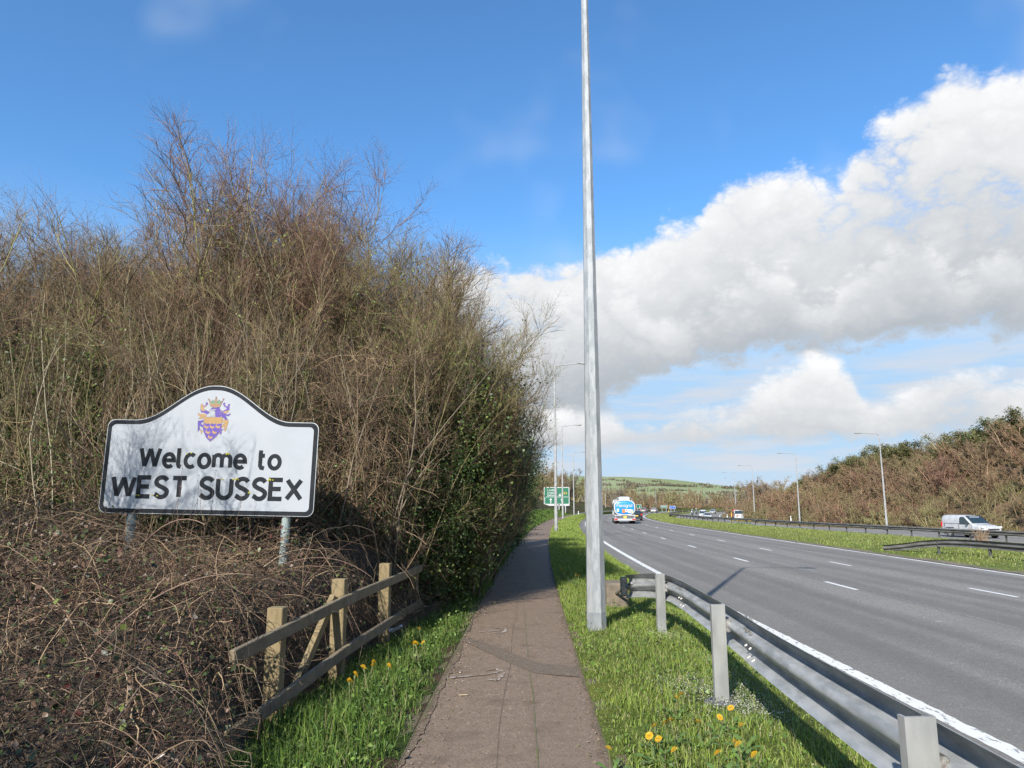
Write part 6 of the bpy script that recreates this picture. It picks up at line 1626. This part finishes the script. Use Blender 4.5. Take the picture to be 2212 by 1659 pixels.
def make_bike(label_b, label_r, loc, rz):
    o = empty('motorcycle', loc, rz); tag(o, label_b, 'motorcycle', 'motorcycles on the far carriageway')
    for wy in (-0.72, 0.72):
        w_ = MB(); w_.loft([[(dx, wy + rr * math.cos(2 * PI * k / 18), 0.31 + rr * math.sin(2 * PI * k / 18)) for k in range(18)] for dx, rr in ((-0.06, 0.22), (-0.07, 0.28), (0, 0.31), (0.07, 0.28), (0.06, 0.22))]); w_.build('wheel', M_tyre, o, True)
    MB().loft([ring(y, w, a, b_, 3.0) for y, w, a, b_ in ((-0.86, 0.10, 0.62, 0.80), (-0.70, 0.24, 0.45, 1.02), (-0.45, 0.30, 0.30, 1.00), (0.0, 0.22, 0.28, 0.86), (0.35, 0.18, 0.45, 0.80), (0.85, 0.12, 0.62, 0.86))]).build('fairing', M_bike, o, True)
    MB().loft([ring(y, 0.20, 0.98, z_, 3.0, 0.16) for y, z_ in ((-0.70, 1.20), (-0.64, 1.32))]).build('windshield', M_glass, o, True)
    MB().box((0, 0.30, 0.86), (0.30, 0.75, 0.10), bev=0.04).build('seat', M_trim, o)
    MB().tube([(-0.38, -0.42, 1.06), (0.0, -0.55, 1.02), (0.38, -0.42, 1.06)], 0.018, 6).build('handlebar', M_trim, o)
    MB().box((0, -0.86, 0.76), (0.24, 0.06, 0.14), bev=0.03).build('headlight', M_head, o)
    for sx in (-1, 1): MB().box((sx * 0.32, 0.62, 0.66), (0.20, 0.48, 0.36), bev=0.05).build('pannier', M_platew, o)
    p = empty('person', loc, rz); tag(p, label_r, 'person', 'riders on the motorcycles')
    vs = [(0, 0.22, 0.98), (0, 0.20, 1.16), (0, 0.10, 1.36), (0, 0.06, 1.46), (0, 0.02, 1.56), (-0.19, 0.08, 1.36), (-0.30, -0.14, 1.16), (-0.34, -0.38, 1.08), (0.19, 0.08, 1.36), (0.30, -0.14, 1.16), (0.34, -0.38, 1.08), (-0.13, 0.18, 0.95), (-0.26, -0.14, 0.86), (-0.24, 0.10, 0.46), (-0.24, -0.04, 0.36), (0.13, 0.18, 0.95), (0.26, -0.14, 0.86), (0.24, 0.10, 0.46), (0.24, -0.04, 0.36)]
    es = [(0, 1), (1, 2), (2, 3), (3, 4), (2, 5), (5, 6), (6, 7), (2, 8), (8, 9), (9, 10), (0, 11), (11, 12), (12, 13), (13, 14), (0, 15), (15, 16), (16, 17), (17, 18)]
    rd_ = [0.15, 0.14, 0.17, 0.07, 0.09, 0.085, 0.065, 0.045, 0.085, 0.065, 0.045, 0.11, 0.085, 0.06, 0.05, 0.11, 0.085, 0.06, 0.05]
    link('body', skin_mesh('rider_body', vs, es, rd_, M_suit), None, p)
    MB().loft([ring(y, w, 1.50 - 0.0, z_, 2.2) for y, w, z_ in ((-0.14, 0.08, 1.68), (-0.08, 0.12, 1.76), (0.03, 0.135, 1.80), (0.13, 0.11, 1.76), (0.17, 0.06, 1.68))]).build('helmet', M_helm, p, True)
    MB().box((0, -0.115, 1.64), (0.17, 0.06, 0.08), bev=0.02).build('visor', M_glass, p)


make_bike('motorcycle leading, nearer of the two on the far carriageway', 'rider in dark blue with pale helmet on the nearer motorcycle', (48.7, 195.0, ZE(195)), -heading(Bx, 195))
make_bike('motorcycle following, farther of the two on the far carriageway', 'rider in dark blue with pale helmet on the farther motorcycle', (53.6, 210.0, ZE(210)), -heading(Bx, 210))

# ================================================================== dandelions and litter
M_petal = mat('dandelion_yellow', (0.62, 0.33, 0.008), (0.68, 0.40, 0.015), 90, 0.6, trans=0.15)
M_dstem = mat('dandelion_stem', (0.11, 0.14, 0.045), (0.15, 0.12, 0.06), 12, 0.6)


def make_dandelion():
    o = empty('dandelion'); m = MB()
    for ring, (nr, r_in, r_out, lift) in enumerate(((22, 0.004, 0.021, 0.002), (18, 0.003, 0.016, 0.006), (12, 0.0, 0.010, 0.009))):
        for k in range(nr):
            a = 2 * PI * (k + 0.5 * ring) / nr; w = 0.13
            m.add([(r_in * math.cos(a), r_in * math.sin(a), lift - 0.002), (r_out * 0.8 * math.cos(a - w), r_out * 0.8 * math.sin(a - w), lift + 0.001), (r_out * math.cos(a), r_out * math.sin(a), lift - 0.001), (r_out * 0.8 * math.cos(a + w), r_out * 0.8 * math.sin(a + w), lift + 0.001)], [(0, 1, 2, 3)])
    f = m.build('flower_head', M_petal, o); f.location = (0.004, 0, 0.115); f.rotation_euler = (R(24), R(-14), 0)
    MB().tube([(0.004, 0, 0.100), (0.004, 0, 0.112)], [0.005, 0.008], 8).build('calyx', M_dstem, o)
    MB().tube([(0, 0, -0.02), (0.006, 0.003, 0.05), (0.004, 0, 0.105)], 0.0022, 5).build('stem', M_dstem, o)
    lf_ = MB()
    for k in range(5):
        a = 1.25 * k; c_, s_ = math.cos(a), math.sin(a)
        pr = [(0, 0.004), (0.03, 0.010), (0.05, 0.006), (0.065, 0.014), (0.085, 0.008), (0.11, 0.0)]
        vs = [(d * c_ - w * s_, d * s_ + w * c_, 0.01 + 0.035 * math.sin(d * 18)) for d, w in pr] + [(d * c_ + w * s_, d * s_ - w * c_, 0.01 + 0.035 * math.sin(d * 18)) for d, w in pr[::-1]]
        lf_.add(vs, [(i, i + 1, 10 - i, 11 - i) for i in range(5)])
    tag(lf_.build('leaf_rosette', mat('dandelion_leaf', (0.085, 0.15, 0.03), (0.12, 0.19, 0.05), 30, 0.5, trans=0.2), o), kind='stuff')
    return o


dand = make_dandelion()
DL = [(0.58, 4.41, 'dandelion at the very edge of the path, lowest in the photo'), (0.86, 4.59, 'left of two dandelions touching each other in the near verge'), (0.895, 4.54, 'right of two dandelions touching each other in the near verge'), (1.01, 4.89, 'larger of two dandelions side by side left of the flowering clump'), (1.06, 4.87, 'smaller of two dandelions side by side left of the flowering clump'), (0.92, 4.77, 'dandelion with raised head just above the touching pair'),
      (0.94, 4.33, 'dandelion cut by the bottom edge, left one'), (1.18, 4.30, 'dandelion cut by the bottom edge, middle one'), (1.22, 4.83, 'dandelion seen edge on in the middle of the verge'), (1.39, 5.11, 'dandelion on a long pale stem in the middle of the verge'), (1.29, 5.60, 'dandelion left of the footing of the second barrier post'), (1.19, 5.46, 'small dandelion left of and below the second barrier post'), (1.48, 4.84, 'small dandelion right of the long stemmed one'), (1.39, 4.62, 'half hidden dandelion in the grass right of the verge'),
      (1.51, 5.32, 'dandelion just below the white flower patch'), (1.39, 4.29, 'dandelion cut by the bottom edge, right one'), (1.32, 4.38, 'orange faded dandelion near the bottom edge'),
      (-0.95, 8.04, 'dandelion nearest the white litter by the fence'), (-0.90, 7.22, 'upper dandelion of three left of the chalk arrow'), (-0.935, 7.06, 'left dandelion of three left of the chalk arrow'), (-0.83, 6.88, 'right dandelion of three left of the chalk arrow'), (-1.28, 6.65, 'dandelion right of the middle fence post, upper one'), (-1.22, 6.43, 'dandelion right of the middle fence post, lower bright one'), (-1.13, 6.05, 'small dandelion below the fence rail end'), (-1.03, 6.09, 'dandelion in the grass towards the path below the fence'), (-1.22, 5.72, 'dandelion below the lower fence rail'), (-1.27, 5.93, 'small dandelion at the foot of the middle fence post'),
      (1.07, 15.59, 'far dandelion left of the nearest lamp column'), (1.20, 14.27, 'left of a far pair of dandelions left of the nearest lamp column'), (1.27, 14.27, 'right of a far pair of dandelions left of the nearest lamp column'), (1.98, 12.3, 'dandelion in the grass right of the nearest lamp column')]
rng = random.Random(3)
for i, (dx, dy, lb) in enumerate(DL):
    o = dand if i == 0 else copy_tree(dand)
    zz = height_at(verge_profile, dy, dx) if dx > 0 else height_at(left_profile, dy, dx) + 0.03
    o.location = (dx, dy, zz - 0.01); o.rotation_euler = (rng.uniform(-.25, .25), rng.uniform(-.25, .25), rng.uniform(0, 6.28)); s_ = rng.uniform(0.9, 1.15) * (1.5 if dy > 12 else 1.15); o.scale = (s_, s_, s_ * (1.75 if dx < 0 else 1.2))
    tag(o, lb, 'dandelion', 'dandelions in the grass')
M_plastic = mat('white_plastic', (0.40, 0.41, 0.44), (0.32, 0.33, 0.36), 30, 0.35)
m = MB(); vs = []
for k in range(8):
    t = k / 7; vs += [(0.28 * t, 0.38 * t, 0.02 * math.sin(k * 2.1)), (0.28 * t + 0.028, 0.38 * t - 0.02, 0.03 + 0.02 * math.sin(k * 1.3)), (0.28 * t + 0.012, 0.38 * t - 0.01, 0.05 + 0.015 * math.sin(k))]
m.add(vs, [(3 * i + a, 3 * i + b_, 3 * i + 3 + b_, 3 * i + 3 + a) for i in range(7) for a, b_ in ((0, 1), (1, 2), (2, 0))] + [(0, 1, 2), (21, 22, 23)])
tag(m.build('plastic_litter', M_plastic, loc=(-1.60, 8.42, 0.10)), 'crumpled strip of white plastic litter in the grass behind the fence rail', 'litter')
m = MB().box((0, 0, 0), (0.075, 0.012, 0.006), rz=0.2, bev=0.002); tag(m.build('wood_splinter', mat('splinter', (0.36, 0.27, 0.17), None), loc=(-0.40, 6.18, 0.018)), 'pale wood splinter lying on the path below the chalk arrow', 'splinter')
def leaf_thing(loc, label, s_, rot, col):
    P = [(0, 0, 0), (0.25, 0.16, 0.03), (0.6, 0.22, 0.05), (1, 0, 0.02), (0.6, -0.22, 0.05), (0.25, -0.16, 0.03), (0.5, 0, 0.0)]
    m = MB(); m.add([(a * s_, b_ * s_, c_ * s_) for a, b_, c_ in P], [(0, 6, 1), (1, 6, 2), (2, 6, 3), (3, 6, 4), (4, 6, 5), (5, 6, 0)])
    tag(m.build('fallen_leaf', mat('dry_leaf_%d' % int(col[0] * 100), col, tuple(c_ * 0.75 for c_ in col), 30, 0.8), loc=loc, rot=rot), label, 'leaf', 'pale withered leaves caught in the brambles')
leaf_thing((-1.70, 3.62, 0.36), 'pale withered leaf lying on the brambles in front of the fence', 0.055, (R(20), R(-25), 0.3), (0.55, 0.50, 0.46))
leaf_thing((-2.98, 4.05, 0.72), 'large whitish leaf at the left edge among the brambles', 0.075, (R(50), R(10), 1.2), (0.50, 0.50, 0.45))
leaf_thing((-2.58, 3.55, 0.52), 'withered whitish leaf in the lower left brambles', 0.07, (R(60), R(-20), 0.1), (0.52, 0.47, 0.42))

# daffodils and dead stalks on the central reserve
o = empty('daffodil_clump', (26.6, 84.0, ZR + 0.03)); rng = random.Random(12); m = MB(); l_ = MB()
for k in range(26):
    a, r_ = rng.uniform(0, 6.28), rng.uniform(0, 0.9); px, py, h_ = r_ * math.cos(a) * 1.6, r_ * math.sin(a), rng.uniform(0.28, 0.42)
    l_.tube([(px, py, -0.05), (px + 0.02, py, h_)], [0.02, 0.012], 4)
    for j in range(6): m.add([(px, py, h_), (px + 0.07 * math.cos(j * 1.05 - .3), py + 0.07 * math.sin(j * 1.05 - .3), h_ + 0.03), (px + 0.10 * math.cos(j * 1.05), py + 0.10 * math.sin(j * 1.05), h_), (px + 0.07 * math.cos(j * 1.05 + .3), py + 0.07 * math.sin(j * 1.05 + .3), h_ + 0.03)], [(0, 1, 2, 3)])
tag(m.build('flowers', M_petal, o), kind='stuff'); tag(l_.build('leaves', MATS['dandelion_leaf'], o), kind='stuff'); tag(o, 'patch of yellow daffodils on the central reserve below the flatbed lorry', 'flowers')
o = empty('dead_weed', (Bx(48.5) - 0.7, 48.5, ZB)); m = MB()
for k in range(60):
    a, r_ = rng.uniform(0, 6.28), rng.uniform(0, 0.35); h_ = rng.uniform(0.5, 1.15); px, py = r_ * math.cos(a), r_ * math.sin(a)
    m.tube([(px, py, -0.1), (px * 1.3 + rng.uniform(-.1, .1), py * 1.3, h_ * 0.6), (px * 1.9 + rng.uniform(-.2, .2), py * 1.9, h_)], [0.012, 0.010, 0.004], 4)
tag(m.build('stalks', mat('dead_stalk', (0.26, 0.18, 0.11), (0.20, 0.13, 0.08), 6, 0.9), o), kind='stuff'); tag(o, 'clump of tan dead stalks against the central barrier below the white van', 'weeds')
